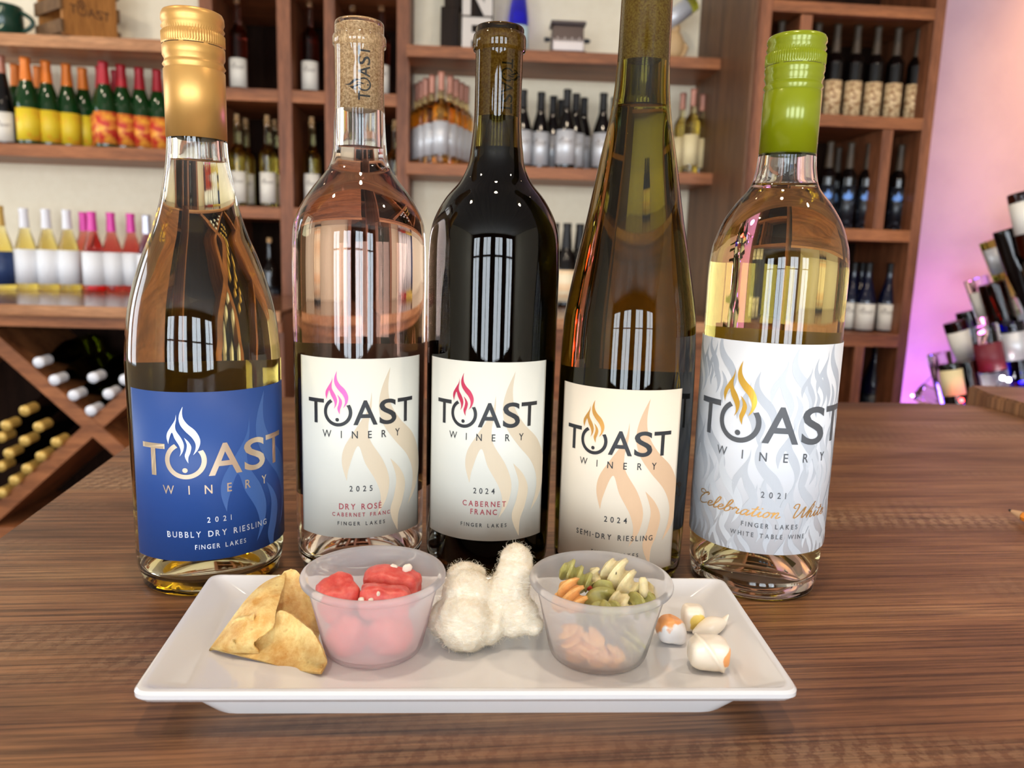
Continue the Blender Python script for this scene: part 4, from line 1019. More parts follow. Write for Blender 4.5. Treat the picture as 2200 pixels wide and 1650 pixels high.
M['c_black'] = mat('black_capsule', s2l((22, 19, 19)), .4, Specular_IOR_Level=.3); M['c_gold'] = mat('old_gold_capsule', s2l((206, 168, 88)), .4, .3); M['c_white'] = mat('white_capsule', s2l((224, 224, 230)), .4)
M['c_pink'] = mat('pink_capsule', s2l((214, 64, 160)), .4, .1); M['c_silver'] = mat('silver_capsule', s2l((196, 198, 212)), .3, .5); M['c_copper'] = mat('copper_capsule', s2l((176, 120, 100)), .4, .3); M['c_cork'] = mat('cork_stopper', s2l((190, 150, 104)), .8)
M['c_grey'] = mat('grey_capsule', s2l((66, 54, 42)), .45, Specular_IOR_Level=.3)
M['far_ink'] = mat('far_ink', s2l((110, 96, 92)), .7)
SEG = 20
def make_bottle(kind, h, glass, cap, cap_u, labels, mark=None, base_up=False):
    """bottle with capsule or cork and label parts; labels: (u0, u1, material, half-angle)"""
    pr = [(r * h, z * h) for r, z in PROF[kind]]
    if kind != 'x': pr = [pr[0]] + smoothprof(pr[1:-1], 3) + [pr[-1]]
    o = obj('wine_bottle', lathe(pr, SEG), glass, None, 50)
    if cap:
        u0, u1 = cap_u; cp = [(rad_at(kind, u0) * h + .0003, u0 * h), (rad_at(kind, .93) * h + .0006, .93 * h if u0 < .93 else u0 * h + .001), (rad_at(kind, .97) * h + .0008, .97 * h), (rad_at(kind, .97) * h + .0008, u1 * h), (0, u1 * h + .0004)]
        if u1 > 1.001: cp = [(.0098, u0 * h), (.0098, u1 * h), (0, u1 * h)]
        obj('stopper' if u1 > 1.001 else 'capsule', lathe(cp, SEG), cap, o, 50)
    for (u0, u1, m_, ha) in labels:
        rr = max(rad_at(kind, u0), rad_at(kind, u1)) * h + .0006
        la = obj('label', arc_sheet(rr, -ha, ha, u0 * h, u1 * h, .0002, n=max(6, int(ha / 8))), m_, o, 40)
        if mark and m_ is mark[0]:
            hgt = (u1 - u0) * h; bm = mark[1](rr, hgt); 
            obj(mark[2], wrap(bm, rr + .0006, 0, u0 * h, .006), mark[3], la)
    return o
def far_logo(W_frac, at):
    def f(rr, hgt):
        Wd = rr * 2 * W_frac; h_ = Wd / 4.6; bm = logo_word(h_); join_bm(bm, logo_flame(h_))
        for v in bm.verts: v.co.x -= Wd / 2; v.co.y += hgt * at
        return bm
    return f
def thin_logo(k):
    """same mark with few faces"""
    return k
ORD = ['leftmost', 'second from left', 'third from left', 'fourth from left', 'fifth from left', 'sixth from left', 'seventh from left', 'eighth from left', 'ninth from left', 'tenth from left', 'eleventh from left', 'twelfth from left']
def row(proto, spots, z, group, labels, cat='bottle', F=WF, turn=0.0):
    """spots: (base x px, base y px, t): copies of proto with their parts"""
    for i, ((px, py, t), lab) in enumerate(zip(spots, labels)):
        o = proto if i == 0 else copy_tree(proto)
        o.location = F.w(F.s(px, py, t), t, z); o.rotation_euler = (0, 0, turn + (0.35 * (px - 1100) / -1100 if turn == 0 else 0))
        setp(o, lab, cat, group)
LOGO = lambda lm, fr=.80, at=.60: (lm, far_logo(fr, at), 'logo_print', M['far_ink'])

# --- left upper floating shelf things come later; lower floating shelf: orange and red capped fizz
tL = 3.02
z = Z_LM + .001
pb = make_bottle('hock', .31, M['b_black'], M['c_copper'], (.80, 1.0), [(.03, .36, M['lab_white'], 70)], LOGO(M['lab_white'], .7, .5))
row(pb, [(14, 306, tL - .02)], z, None, ['dark slender bottle with a copper capsule, first on the shelf of green bottles'])
ob = make_bottle('fizz', .305, M['b_green'], M['c_orange'], (.74, 1.0), [(.05, .42, M['lab_yellow'], 88)])
osp = [(44, 300, 3.115), (66, 308, 2.995), (92, 301, 3.135), (109, 309, 3.035), (152, 310, 3.075), (186, 311, 3.13)]
row(ob, osp, z, 'orange capped green bottles on the left shelf', ['green bottle with orange capsule and yellow label, ' + a for a in ('half hidden behind the first of its row', 'foremost and biggest of its row', 'half hidden behind the second of its row', 'second in the front row', 'third in the front row', 'last and smallest in the row')])
rb = make_bottle('fizz', .305, M['b_green'], M['c_red'], (.74, 1.0), [(.05, .42, M['lab_fire'], 88)])
rsp = [(224, 305, 3.092), (231, 312, 3.01), (256, 306, 3.15), (268, 313, 3.05), (306, 314, 3.085), (344, 316, 3.11)]
row(rb, rsp, z, 'red capped green bottles on the left shelf', ['green bottle with red capsule and fiery label, ' + a for a in ('hidden behind the first of its row', 'first and biggest of its row', 'peeping out behind the second of its row', 'second in the front row', 'third in the front row', 'last in the row')])

# --- left counter
z = Z_K + .001; tK = 2.95
o = make_bottle('burgundy', .30, M['b_gold'], M['c_gold'], (.76, 1.0), [(.06, .46, M['lab_navy'], 85)])
row(o, [(10, 618, tK - .02)], z, None, ['golden bottle with a blue label and gold capsule at the left end of the counter'])
o = make_bottle('burgundy', .295, M['b_gold'], M['c_white'], (.76, 1.0), [(.08, .50, M['paper_white'], 85)])
row(o, [(62, 618, tK), (109, 619, tK + .01), (153, 620, tK + .02)], z, 'white capped bottles on the left counter', ['pale wine bottle with white cap and white label, %s of the three' % a for a in ('left', 'middle', 'right')])
o = make_bottle('burgundy', .29, M['b_red'], M['c_pink'], (.76, 1.0), [(.08, .50, M['paper_white'], 85)])
row(o, [(188, 619, tK + .078), (206, 622, tK), (246, 622, tK + .03), (288, 622, tK + .06)], z, 'pink capped bottles on the left counter', ['ruby bottle with pink cap, ' + a for a in ('mostly hidden behind another', 'first in the front row', 'second in the front row', 'third in the front row')])
o = make_bottle('burgundy', .285, M['b_purple'], M['c_silver'], (.76, 1.0), [(.08, .50, M['paper_white'], 85)])
row(o, [(322, 622, tK)], z, None, ['purple bottle with a silver cap at the right end of the left counter row'])

# --- cubby unit
tC = T_UNIT + .09
o = make_bottle('slim', .345, M['b_roseb'], M['c_cork'], (.93, 1.05), [(.04, .345, M['lab_white'], 78)], LOGO(M['lab_white'], .8, .62))
row(o, [(514, 190, tC), (667, 194, tC), (758, 197, tC + .03), (819, 199, tC + .01)], Z_C[2] + .001, 'dark pink bottles in the cubbies', ['slim dark pink bottle with cork in the upper cubby right of the gold cap', 'slim dark pink bottle with cork in the narrow upper cubby', 'slim dark pink bottle mostly hidden behind the pink wine bottle', 'slim dark pink bottle at the right of the upper cubbies'])
o = make_bottle('slim', .335, M['b_gold'], M['c_cork'], (.93, 1.05), [(.05, .40, M['lab_white'], 78)], LOGO(M['lab_white'], .8, .62))
row(o, [(514, 444, tC), (532, 440, tC + .1), (578, 444, tC), (594, 440, tC + .1), (672, 446, tC), (848, 448, tC)], Z_C[3] + .001, 'golden corked bottles in the cubbies', ['slim golden bottle with cork, front left in the middle cubby', 'slim golden bottle behind the front left one in the middle cubby', 'slim golden bottle with cork, front right in the middle cubby', 'slim golden bottle behind the front right one in the middle cubby', 'slim golden bottle with cork in the narrow middle cubby', 'slim golden bottle glimpsed right of the pink wine bottle'])
o = make_bottle('bordeaux', .30, M['b_black'], M['c_cork'], (.90, 1.06), [(.06, .42, M['lab_night'], 78)])
row(o, [(582, 684, tC)], Z_C[4] + .001, None, ['dark green corked bottle in the lower cubby, beside the blue-label bottle'])

# --- middle lower floating shelf
z = Z_CM + .001
o = make_bottle('slim', .325, M['b_amber'], M['c_copper'], (.80, 1.0), [(.10, .46, M['lab_silver'], 80)])
asp = [(946, 350, 2.965), (927, 348, 3.02), (964, 350, 3.02), (914, 347, 3.08), (977, 350, 3.08), (904, 346, 3.138), (988, 350, 3.138), (896, 345, 3.188), (998, 350, 3.188)]
row(o, asp, z, 'amber bottles in a wedge on the middle shelf', ['amber bottle with a pale label at the point of the wedge, nearest the viewer'] + ['amber bottle with a pale label, %s %s of the point of the wedge' % (a, b_) for a in ('first', 'second', 'third', 'last') for b_ in ('left', 'right')])
o = make_bottle('burgundy', .285, M['b_black'], M['c_black'], (.78, 1.0), [(.05, .48, M['lab_silver'], 70)], LOGO(M['lab_silver'], .8, .6))
dsp = [(1120, 357, 3.02), (1158, 358, 3.05), (1184, 358, 3.112), (1201, 356, 3.178), (1213, 360, 2.98), (1232, 359, 3.05), (1249, 359, 3.12), (1290, 362, 3.02), (1314, 362, 3.09)]
row(o, dsp, z, 'black wine bottles on the middle shelf', ['black bottle with silver label just right of the dark neck on the bar', 'black bottle with silver label, leftmost of the cluster', 'black bottle with silver label, second of the cluster', 'black bottle at the back of the cluster', 'black bottle with silver label at the front of the cluster', 'black bottle with silver label just right of the foremost', 'black bottle with silver label at the right of the cluster', 'black bottle with silver label standing apart at right', 'black bottle half hidden by the tall olive bottle'])
o = make_bottle('slim', .31, M['b_gold'], M['c_copper'], (.80, 1.0), [(.10, .46, M['lab_cream'], 80)])
row(o, [(1458, 367, 3.08), (1480, 369, 3.0), (1500, 369, 3.09)], z, 'golden bottles right of the tall olive bottle', ['golden bottle beside the olive bottle, left of three', 'golden bottle in the middle of three, nearest the viewer', 'golden bottle by the tower panel, right of three'])

# --- middle counter
o = make_bottle('burgundy', .30, M['b_black'], M['c_black'], (.70, 1.0), [(.06, .44, M['lab_orange'], 75)])
row(o, [(1186, 660, 2.86), (1212, 661, 2.84), (1239, 661, 2.86)], Z_K + .001, 'black bottles with sunset labels on the counter', ['black bottle with a sunset label, hidden behind the dark bottle on the bar', 'black bottle with a sunset label in the gap between two bar bottles', 'black bottle with a sunset label, partly behind the tall olive bottle'])

# --- tower
tT = TT + .09
def trow(proto, xs, y, zi, group, labels): row(proto, [(x, y, t) for x, t in xs], Z_T[zi] + .001, group, labels, F=TF)
o = make_bottle('slim', .305, M['b_black'], M['c_grey'], (.70, 1.0), [(.03, .40, M['lab_parch'], 80)])
trow(o, [(1664, tT), (1742, tT), (1783, tT), (1826, tT), (1869, tT), (1912, tT), (1932, tT + .14), (1957, tT)], 247, 2, 'parchment labelled bottles in the tower', ['slim black bottle in the narrow left compartment, behind the green cap'] + ['slim black bottle with parchment label in the tower, ' + a for a in ('hidden behind the green cap', 'just right of the green cap', 'second right of the green cap', 'third right of the green cap', 'fourth right of the green cap', 'set back in the second row', 'last at the right end')])
pn = make_bottle('slim', .295, M['b_black'], M['c_grey'], (.70, 1.0), [(.02, .50, M['lab_night'], 70)],
                 (M['lab_night'], lambda rr, hg: xf(poly2d([(-1, 0), (-.6, .7), (-.3, .45), (.05, 1.3), (.4, .5), (.65, .8), (1, 0), (.5, -.4), (-.5, -.4)]), rr * .62, hg * .14, 0, hg * .72), 'mountain_print', M['lab_emblem']))
trow(pn, [(1768, tT), (1786, tT + .12), (1812, tT), (1830, tT + .12), (1851, tT), (1918, tT)], 490, 3, 'night blue bottles in the tower', ['slim black bottle with blue mountain print, ' + a for a in ('partly behind the right bar bottle', 'in the back row behind the first', 'second in the front row', 'in the back row between two others', 'third in the front row', 'alone in the right compartment')])
o = make_bottle('burgundy', .245, M['b_navy'], M['c_black'], (.86, 1.0), [(.03, .405, M['lab_white'], 78)], LOGO(M['lab_white'], .8, .62))
trow(o, [(1822, tT + .05), (1838, tT + .13), (1853, tT), (1899, tT)], 714, 4, 'white labelled black bottles in the tower', ['black bottle with white label, half hidden by the right bar bottle', 'black bottle in the back row between two white-labelled ones', 'black bottle with white label, middle of the lower compartment', 'black bottle with white label at the right of the lower compartment'])
o = make_bottle('burgundy', .26, M['b_navy'], M['c_black'], (.86, 1.0), [(.03, .30, M['lab_night'], 78)])
trow(o, [(1798, tT + .05), (1866, tT + .05)], 905, 5, 'dark bottles in the lowest compartments', ['dark bottle in the lowest left compartment just above the bar edge', 'dark bottle in the lowest right compartment just above the bar edge'])

# --- bottles lying in the diamond rack, necks to the front
def lying(glass, cap, spots, group, labels):
    pr = make_bottle('burgundy', .30, glass, cap, (.83, 1.0), [])
    for i, ((px, py), lab) in enumerate(zip(spots, labels)):
        o = pr if i == 0 else copy_tree(pr)
        t_front = RT - .02; p = WF.w(sx(px, py, t_front), t_front, zy(px, py, t_front))
        # neck points out of the rack, a little to the left and up
        d = Vector((.0, -1, -.05)).normalized(); o.rotation_euler = d.to_track_quat('Z', 'Y').to_euler()
        o.location = p - d * .30; setp(o, lab, 'bottle', group)
wsp = [(82, 779), (116, 817), (157, 850), (194, 883), (199, 812), (232, 847), (267, 816)]
lying(M['b_olive'], M['c_white'], wsp, 'white capped bottles lying in the rack', ['white capped bottle lying in the rack, ' + a for a in ('topmost and farthest left', 'second down along the left board', 'third down along the left board', 'lowest, in the crook of the boards', 'upper of the middle pair', 'lower of the middle pair', 'rightmost, against the blue-label bottle')])
gsp = [(52, 883), (12, 915), (82, 918), (52, 948), (120, 951), (18, 975), (87, 981), (0, 1003), (57, 1008), (30, 1033), (2, 1060), (1, 940)]
lying(M['b_black'], M['c_gold'], gsp, 'gold capped bottles lying in the rack', ['gold capped bottle lying in the rack, ' + a for a in ('topmost of all', 'second highest, near the frame edge', 'right of the second highest', 'in the very middle of the left cell', 'farthest right, touching the crossed board', 'lower left of the middle', 'second along the rising board from the right', 'cut by the frame, third from the bottom', 'third along the rising board', 'fourth along the rising board', 'lowest, at the frame edge', 'cut by the frame, highest at the edge')])

# ================================================================== ornaments on the upper shelves
z = Z_LT + .001
M['mug'] = mat('dark_green_glaze', s2l((22, 58, 44)), .2); M['mug_print'] = mat('cream_mug_print', s2l((196, 200, 168)), .5)
mx_, mt = sx(10, 70, 3.0), 3.0
mg = empty('mug', WF.w(mx_, mt, z), WF.psi); setp(mg, 'dark green mug with cream print at the left end of the top shelf', 'mug')
mr = .062; mh = .105
obj('cup_body', lathe([(0, 0), (mr * .9, 0), (mr, .006), (mr, mh - .004), (mr - .002, mh), (mr - .005, mh - .002), (mr - .006, .01), (0, .008)], 40), M['mug'], mg, 45)
hb = tube(bmesh.new(), [(mr - .006 + .045 * math.sin(PI * k / 12) ** .8, 0, .018 + (mh - .036) * k / 12) for k in range(13)], .0075, 12)
obj('handle', hb, M['mug'], mg, 60)
pbm = bmesh.new()
for st in ([(-.03, .07), (-.02, .09), (-.008, .07), (.002, .088), (.012, .07), (.018, .09)], [(-.03, .03), (-.018, .018), (-.004, .03), (.008, .017), (.02, .03)]): stroke(pbm, st, .0045)
join_bm(pbm, poly2d([(.016 * math.cos(k * PI / 8) - .006, .009 * math.sin(k * PI / 8) + .05) for k in range(16)]))
obj('print', wrap(pbm, mr + .0006, 8, 0, .006), M['mug_print'], mg)

M['crate'] = wood('crate_front_wood', s2l((150, 96, 44)), s2l((188, 128, 66)), 'z', rough=.6); M['crate_slat'] = wood('crate_slat_wood', s2l((84, 60, 38)), s2l((130, 96, 62)), 'x', rough=.7)
ct = 2.99; s0, s1 = sx(138, 76, ct), sx(250, 78, ct)
kr = empty('wooden_crate', WF.w((s0 + s1) / 2, ct, z), R(54)); setp(kr, 'small wooden crate branded with the winery name on the top left shelf', 'crate')
cw, chh, cdp = (s1 - s0) / 2 * 1.04, .215, .17
obj('front_board', bx(-cw, cw, -.009, .009, 0, chh, .002), M['crate'], kr); obj('rear_board', bx(-cw, cw, cdp - .009, cdp + .009, 0, chh, .002), M['crate'], kr)
for sgn in (-1, 1):
    for k in range(3): obj('slat', bx(sgn * (cw + .005) - .005, sgn * (cw + .005) + .005, -.014, cdp + .014, .004 + k * .077, .048 + k * .077, .001), M['crate_slat'], kr)
obj('bottom_board', bx(-cw + .001, cw - .001, .01, cdp - .01, 0, .008), M['crate_slat'], kr)
lg = logo_word(.030); join_bm(lg, logo_flame(.030)); lw = 4.6 * .030
for v in lg.verts: v.co = Vector((v.co.x - lw / 2, -.0095, v.co.y + .075))
obj('burned_lettering', lg, mat('burnt_brand', s2l((84, 52, 26)), .8), kr)

z = Z_CT + .001
M['dark_wood'] = wood('dark_ornament_wood', s2l((20, 13, 9)), s2l((46, 32, 22)), 'z', spec=.1); M['letter'] = mat('off_white_letters', s2l((206, 196, 186)), .6)
st_ = 3.06; s0, s1 = sx(946, 98, st_), sx(1056, 104, st_); wv_ = s1 - s0; x_l = s0 + wv_ * .42
lb = empty('letter_sign', WF.w(0, 0, z), WF.psi); setp(lb, 'dark wooden block sign with stacked white letters N and E', 'sign')
obj('backing_board', bx(x_l - .006, s1 + .004, st_, st_ + .028, 0, .50, .002), M['dark_wood'], lb)
obj('side_block', bx(s0, x_l - .012, st_ - .005, st_ + .10, 0, .17, .004), M['dark_wood'], lb)
obj('side_block', bx(s0 + .012, x_l - .008, st_ + .01, st_ + .08, .171, .50, .004), M['dark_wood'], lb)
lw_ = s1 - x_l; zE = zy(1000, 36, st_) - z
def letter(bars, nm):
    bm = bmesh.new()
    for poly in bars:
        A = [bm.verts.new((x_l + a * lw_, st_ - .0005, b_)) for a, b_ in poly]; B = [bm.verts.new((x_l + a * lw_, st_ - .014, b_)) for a, b_ in poly]
        n = len(A); bm.faces.new(A); bm.faces.new(B[::-1])
        for k in range(n): bm.faces.new((A[k], A[(k + 1) % n], B[(k + 1) % n], B[k]))
    bmesh.ops.recalc_face_normals(bm, faces=bm.faces); obj(nm, bm, M['letter'], lb)
def rect(a, b_, c, d): return [(a, c), (b_, c), (b_, d), (a, d)]
e_h = zE - .004
letter([rect(0, .32, .002, e_h), rect(.32, .98, .002, e_h * .2), rect(.32, .88, e_h * .4, e_h * .6), rect(.32, .98, e_h * .8, e_h)], 'letter_e')
n0, n1 = zE + .003, zE + .003 + e_h * 1.02; nh = n1 - n0
letter([rect(0, .27, n0, n1), rect(.73, 1, n0, n1), [(.27, n1), (.27, n1 - nh * .32), (.73, n0), (.73, n0 + nh * .32)]], 'letter_n')

o = make_bottle('hock', .345, M['b_blue'], M['c_silver'], (.86, 1.0), [(.03, .33, mat('pale_blue_label', s2l((190, 214, 220)), .5), 75)])
row(o, [(1112, 108, 3.08)], z, None, ['cobalt blue slender bottle with a pale label on the middle top shelf'])

M['toaster'] = mat('dark_enamel', s2l((66, 54, 52)), .35, .4); M['chrome'] = mat('worn_chrome', s2l((190, 180, 176)), .3, .8)
ts_, ttd = (sx(1180, 108, 3.03) + sx(1256, 110, 3.03)) / 2, 3.03
tw = (sx(1256, 110, 3.03) - sx(1180, 108, 3.03)) / 2; th_ = zy(1215, 34, 3.03) - zy(1215, 110, 3.03)
to = empty('toaster', WF.w(ts_, ttd, z), WF.psi); setp(to, 'small antique toaster with dark sides and side knobs on the middle top shelf', 'toaster')
bm = bmesh.new(); q = [(-tw * .92, -.035, .016), (tw * .92, -.035, .016), (tw * .86, -.018, th_ * .9), (-tw * .86, -.018, th_ * .9)]
A = [bm.verts.new(p) for p in q]; B = [bm.verts.new((p[0], -p[1] + .03, p[2])) for p in q]; bm.faces.new(A); bm.faces.new(B[::-1])
for k in range(4): bm.faces.new((A[k], A[(k + 1) % 4], B[(k + 1) % 4], B[k]))
bmesh.ops.recalc_face_normals(bm, faces=bm.faces); bmesh.ops.bevel(bm, geom=bm.edges[:], offset=.004, segments=2, affect='EDGES'); obj('body', bm, M['toaster'], to, 40)
obj('top_plate', bx(-tw * .98, tw * .98, -.03, .06, th_ * .9, th_, .003), M['toaster'], to)
obj('base_plate', bx(-tw, tw, -.045, .075, .008, .016, .002), M['toaster'], to)
obj('warming_flap', bx(-tw * .86, tw * .86, -.0415, -.037, .017, th_ * .40, .002), M['chrome'], to)
for k in range(9): obj('flap_tooth', bx(-tw * .8 + k * tw * .2 - .002, -tw * .8 + k * tw * .2 + .002, -.0405, -.036, th_ * .40, th_ * (.46 + .05 * (k % 2)), .0008), M['chrome'], to)
for sg in (-1, 1):
    kb = lathe([(0, -.012), (.008, -.012), (.009, 0), (.006, .01), (0, .012)], 14); bmesh.ops.rotate(kb, verts=kb.verts, cent=(0, 0, 0), matrix=Matrix.Rotation(PI / 2, 3, 'Y')); bmesh.ops.translate(kb, verts=kb.verts, vec=(sg * (tw + .008), .0, th_ * .50))
    obj('knob', kb, M['black'], to, 50)
    for yy in (-.036, .064): obj('foot', lathe([(0, 0), (.006, 0), (.005, .009), (0, .009)], 12), M['black'], to, 50, (sg * tw * .9, yy, 0))

# figurine cradling a tilted bottle
M['fig'] = mat('beige_ceramic', s2l((196, 160, 112)), .6)
fp = WF.w(sx(1452, 124, 3.06), 3.06, z)
fg = empty('figurine', fp, WF.psi); setp(fg, 'beige figurine under a tilted silver bottle, right of the tall olive bottle', 'figurine')
bm = lump(.042, .034, .055, 77, .10, 28, 2.2, 4); bmesh.ops.translate(bm, verts=bm.verts, vec=(-.015, 0, .066)); zmn = min(v.co.z for v in bm.verts)
obj('body', bm, M['fig'], fg, 180)
hd = lump(.022, .020, .024, 78, .1, 40, 2.2, 3); bmesh.ops.translate(hd, verts=hd.verts, vec=(-.012, 0, .128)); obj('head', hd, M['fig'], fg, 180)
obj('leg', tube(bmesh.new(), [(.005, -.01, .001), (.022, -.014, .03), (.036, -.01, .058), (.02, -.005, .075)], [.008, .0085, .009, .012], 12), M['fig'], fg, 60)
obj('leg', tube(bmesh.new(), [(-.045, -.012, .001), (-.042, -.014, .03), (-.03, -.008, .06)], [.009, .009, .012], 12), M['fig'], fg, 60)
tb = make_bottle('bordeaux', .25, M['b_olive'], None, None, [(.12, .62, M['lab_silver'], 175)])
d = Vector((-.80, .0, -.60)).normalized(); end = WF.w(sx(1492, 4, 3.04), 3.04, zy(1492, 4, 3.04))
tb.rotation_euler = d.to_track_quat('Z', 'Y').to_euler(); tb.location = end; setp(tb, 'tilted bottle with a silver label held neck down by the beige figurine', 'bottle')

# ================================================================== bottle tree with coloured lights on the right
TY = 2.45
PLACED = []; NECKS = []
def seg_dist(p, q, r_, t_):
    best = 9
    for i in range(13):
        x = p.lerp(q, i / 12)
        for j in range(13): best = min(best, (x - r_.lerp(t_, j / 12)).length)
    return best
def tree_bottle(px0, px1, wpx, kind, glass, labels, lab, length=.30):
    """px0: middle of the upturned base, px1: a lower point on the axis; set back until it clears the bottles in front"""
    td = 2.22
    while True:
        p0 = atY(*px0, td); p1 = atY(*px1, td - .02); d = (p1 - p0).normalized(); rr = wpx * td / FPX / 2; q = p0 + d * .26
        if all(seg_dist(p0, q, a, b_) > rr * .9 + r2 for a, b_, r2 in PLACED) or td > 3.04: break
        td += .015
    PLACED.append((p0, q, rr * .9)); NECKS.append((p0, d)); h = rr / PROF[kind][3][0] if PROF[kind][3][0] > .1 else .3; h = max(.24, min(.34, h))
    labels = [(u0, u0 + (u1 - u0) * .66, m_, ha) for u0, u1, m_, ha in labels]
    o = make_bottle(kind, h, glass, None, None, labels); zq = d.to_track_quat('Z', 'Y')
    # turn the label towards the room
    lx = zq @ Vector((0, -1, 0)); ax = d; want = (CO - p0); want = (want - ax * want.dot(ax)).normalized(); lx = (lx - ax * lx.dot(ax)).normalized()
    ang = math.atan2(ax.dot(lx.cross(want)), lx.dot(want)); o.rotation_euler = (Matrix.Rotation(ang, 3, ax) @ zq.to_matrix()).to_euler(); o.location = p0
    setp(o, lab, 'bottle', 'upturned bottles on the lit bottle tree'); return o
W_, SV, CRM = M['lab_white'], M['lab_silver'], M['lab_cream']
TR = [
    ((2192, 414), (2212, 510), 50, 'bordeaux', 'b_brown', [(.1, .6, W_, 175)], 'brown upturned bottle cut by the frame, highest on the tree', TY + .05),
    ((2158, 493), (2190, 600), 46, 'hock', 'b_black', [], 'black upturned bottle at the upper left of the tree', TY + .05),
    ((2126, 516), (2158, 600), 42, 'bordeaux', 'b_olive', [(.1, .6, M['lab_silver'], 60)], 'olive upturned bottle with a picture label, in front of the black one', TY - .02),
    ((2196, 502), (2208, 600), 46, 'bordeaux', 'b_brown', [(.1, .55, CRM, 175)], 'brown upturned bottle with a cream label at the right edge', TY),
    ((2096, 598), (2126, 690), 46, 'bordeaux', 'b_clear', [(.15, .6, W_, 60)], 'clear upturned bottle with a white label, left of the brown one', TY),
    ((2130, 607), (2158, 700), 54, 'bordeaux', 'b_brown', [], 'dark brown upturned bottle in the middle of the tree', TY - .04),
    ((2190, 618), (2200, 720), 52, 'bordeaux', 'b_black', [(.1, .5, SV, 80)], 'black upturned bottle with a silver blue label at the right', TY - .05),
    ((2076, 668), (2100, 760), 44, 'bordeaux', 'b_black', [], 'black upturned bottle behind the amber one', TY + .04),
    ((2050, 690), (2082, 790), 46, 'bordeaux', 'b_brown', [(.12, .62, W_, 70)], 'amber upturned bottle with a long white label', TY - .02),
    ((2113, 698), (2133, 800), 54, 'bordeaux', 'b_clear', [(.18, .60, mat('maroon_label', s2l((110, 30, 44)), .5), 100)], 'clear upturned bottle with a maroon label', TY - .09),
    ((2168, 692), (2186, 800), 54, 'bordeaux', 'b_blue', [(.10, .52, SV, 85)], 'cobalt upturned bottle with a silver flame label, above the lights', TY - .09),
    ((2016, 758), (2040, 860), 46, 'bordeaux', 'b_clear', [], 'clear lilac upturned bottle, leftmost of the standing ones', TY),
    ((2040, 780), (2054, 870), 44, 'bordeaux', 'b_black', [(.08, .55, CRM, 80)], 'dark upturned bottle with a yellow label', TY - .06),
    ((2072, 776), (2090, 870), 44, 'bordeaux', 'b_brown', [], 'amber brown upturned bottle between the yellow and white labels', TY - .03),
    ((2113, 780), (2126, 870), 52, 'bordeaux', 'b_black', [(.10, .62, W_, 85)], 'black upturned bottle with a white label, lower middle', TY - .12),
    ((1974, 842), (2030, 868), 40, 'bordeaux', 'b_clear', [], 'clear blue-lit bottle lying almost flat at the foot of the tree', TY + .02),
    ((2164, 826), (2172, 900), 46, 'bordeaux', 'b_black', [], 'black upturned bottle under the white lights', TY - .14),
    ((2198, 832), (2204, 900), 48, 'bordeaux', 'b_olive', [], 'dark green upturned bottle at the lower right edge', TY - .14)]
for i in (10, 9, 14, 16, 17, 12, 8, 13, 5, 2, 6, 11, 4, 7, 1, 3, 0, 15):
    a, b_, wpx, kd, gl, labs, lab, td = TR[i]; tree_bottle(a, b_, wpx, kd, M[gl], labs, lab)
rk = empty('bottle_tree', (0, 0, 0)); setp(rk, 'dark wooden stand behind the upturned bottles', 'stand')
tp = atY(2215, 760, 3.02)
obj('post', bx(tp.x - .03, tp.x + .03, tp.y - .03, tp.y + .03, FLOOR_Z + .001, .42, .004), M['dark_wood'], rk)
for k in range(5): obj('peg_rail', bx(tp.x - .36 + k * .055, tp.x + .36 - k * .055, tp.y - .05, tp.y - .028, -.32 + k * .15, -.28 + k * .15, .003), M['dark_wood'], rk)
for p0, d in NECKS:      # a peg into the mouth of each bottle
    a = p0 + d * .345; obj('peg', tube(bmesh.new(), [a, a + (Vector((tp.x, tp.y, a.z - .04)) - a) * .5, Vector((tp.x, tp.y, a.z - .12))], .006, 8), M['dark_wood'], rk, 60)
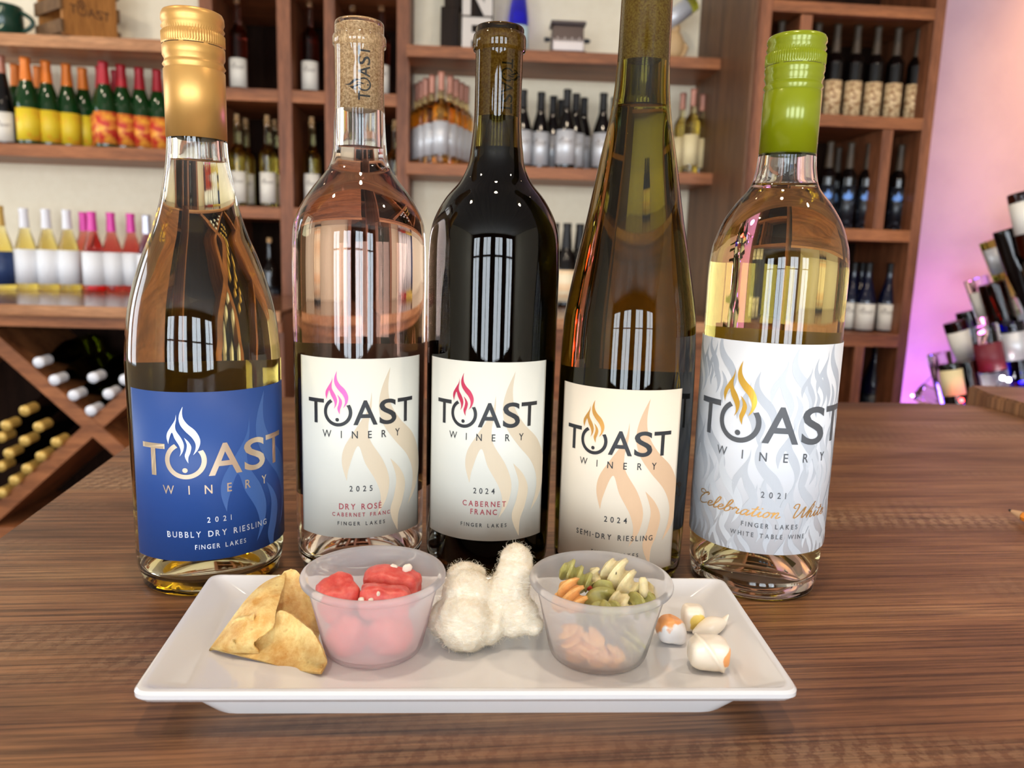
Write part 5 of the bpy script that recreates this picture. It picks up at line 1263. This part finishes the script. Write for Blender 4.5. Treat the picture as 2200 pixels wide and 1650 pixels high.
# string of coloured bulbs
def glow(name, c, s_): return mat(name, c, .4, Emission_Color=(*c, 1), Emission_Strength=s_)
M['wire'] = mat('black_wire', (.01, .01, .01), .5)
G_ = {'w': glow('white_bulb', (1, .96, 1), 60), 'b': glow('blue_bulb', (.12, .06, 1), 40), 'r': glow('red_bulb', (1, .03, .03), 30), 'p': glow('violet_bulb', (.6, .1, 1), 40)}
front = [((2154, 812), 2.16, 'w'), ((2167, 816), 2.16, 'w'), ((2099, 861), 2.14, 'r'), ((2066, 860), 2.14, 'r'), ((2120, 868), 2.14, 'p')]
back = [((1960, 850), 3.05, 'p'), ((2010, 800), 3.06, 'b'), ((2060, 740), 3.07, 'p'), ((2110, 660), 3.08, 'b'), ((2150, 580), 3.09, 'p'), ((2196, 480), 3.10, 'r'), ((2230, 640), 3.08, 'b')]
for bulbs, lab in ((front, 'short run of white, red and violet bulbs hanging before the upturned bottles'), (back, 'string of blue and violet bulbs glowing behind the upturned bottles')):
    ls = empty('light_string', atY(*bulbs[0][0], bulbs[0][1])); setp(ls, lab, 'string lights')
    org = ls.location.copy(); pts = [atY(*b_[0], b_[1]) - org for b_ in sorted(bulbs, key=lambda q: q[0][0])]
    obj('wire', tube(bmesh.new(), smoothprof([tuple(p + Vector((0, .008, -.006))) for p in pts], 6), .0016, 6), M['wire'], ls, 180)
    for (px, td, c) in bulbs:
        bm = bmesh.new(); bmesh.ops.create_icosphere(bm, subdivisions=2, radius=.006); obj('bulb', bm, G_[c], ls, 180, atY(*px, td) - org)
for nm, px, td, en, c in (('blue_string_glow', (2165, 830), 2.62, 6.0, (.20, .10, 1)), ('violet_string_glow', (2010, 960), 2.85, 24.0, (.52, .18, 1)), ('pink_string_glow', (2230, 640), 2.9, 2.6, (1, .2, .7))):
    l_ = lamp(nm, 'POINT', atY(*px, td), en, c, shadow_soft_size=.05)
lamp('red_string_glow', 'POINT', atY(2110, 880, 2.1), .25, (1, .1, .1), shadow_soft_size=.03)
wl = lamp('wall_washer_light', 'SPOT', (2.45, 2.35, 1.8), 135, (1, .64, .24), aim=(2.55, 3.3, .95), spot_size=R(80), spot_blend=.9, shadow_soft_size=.05)
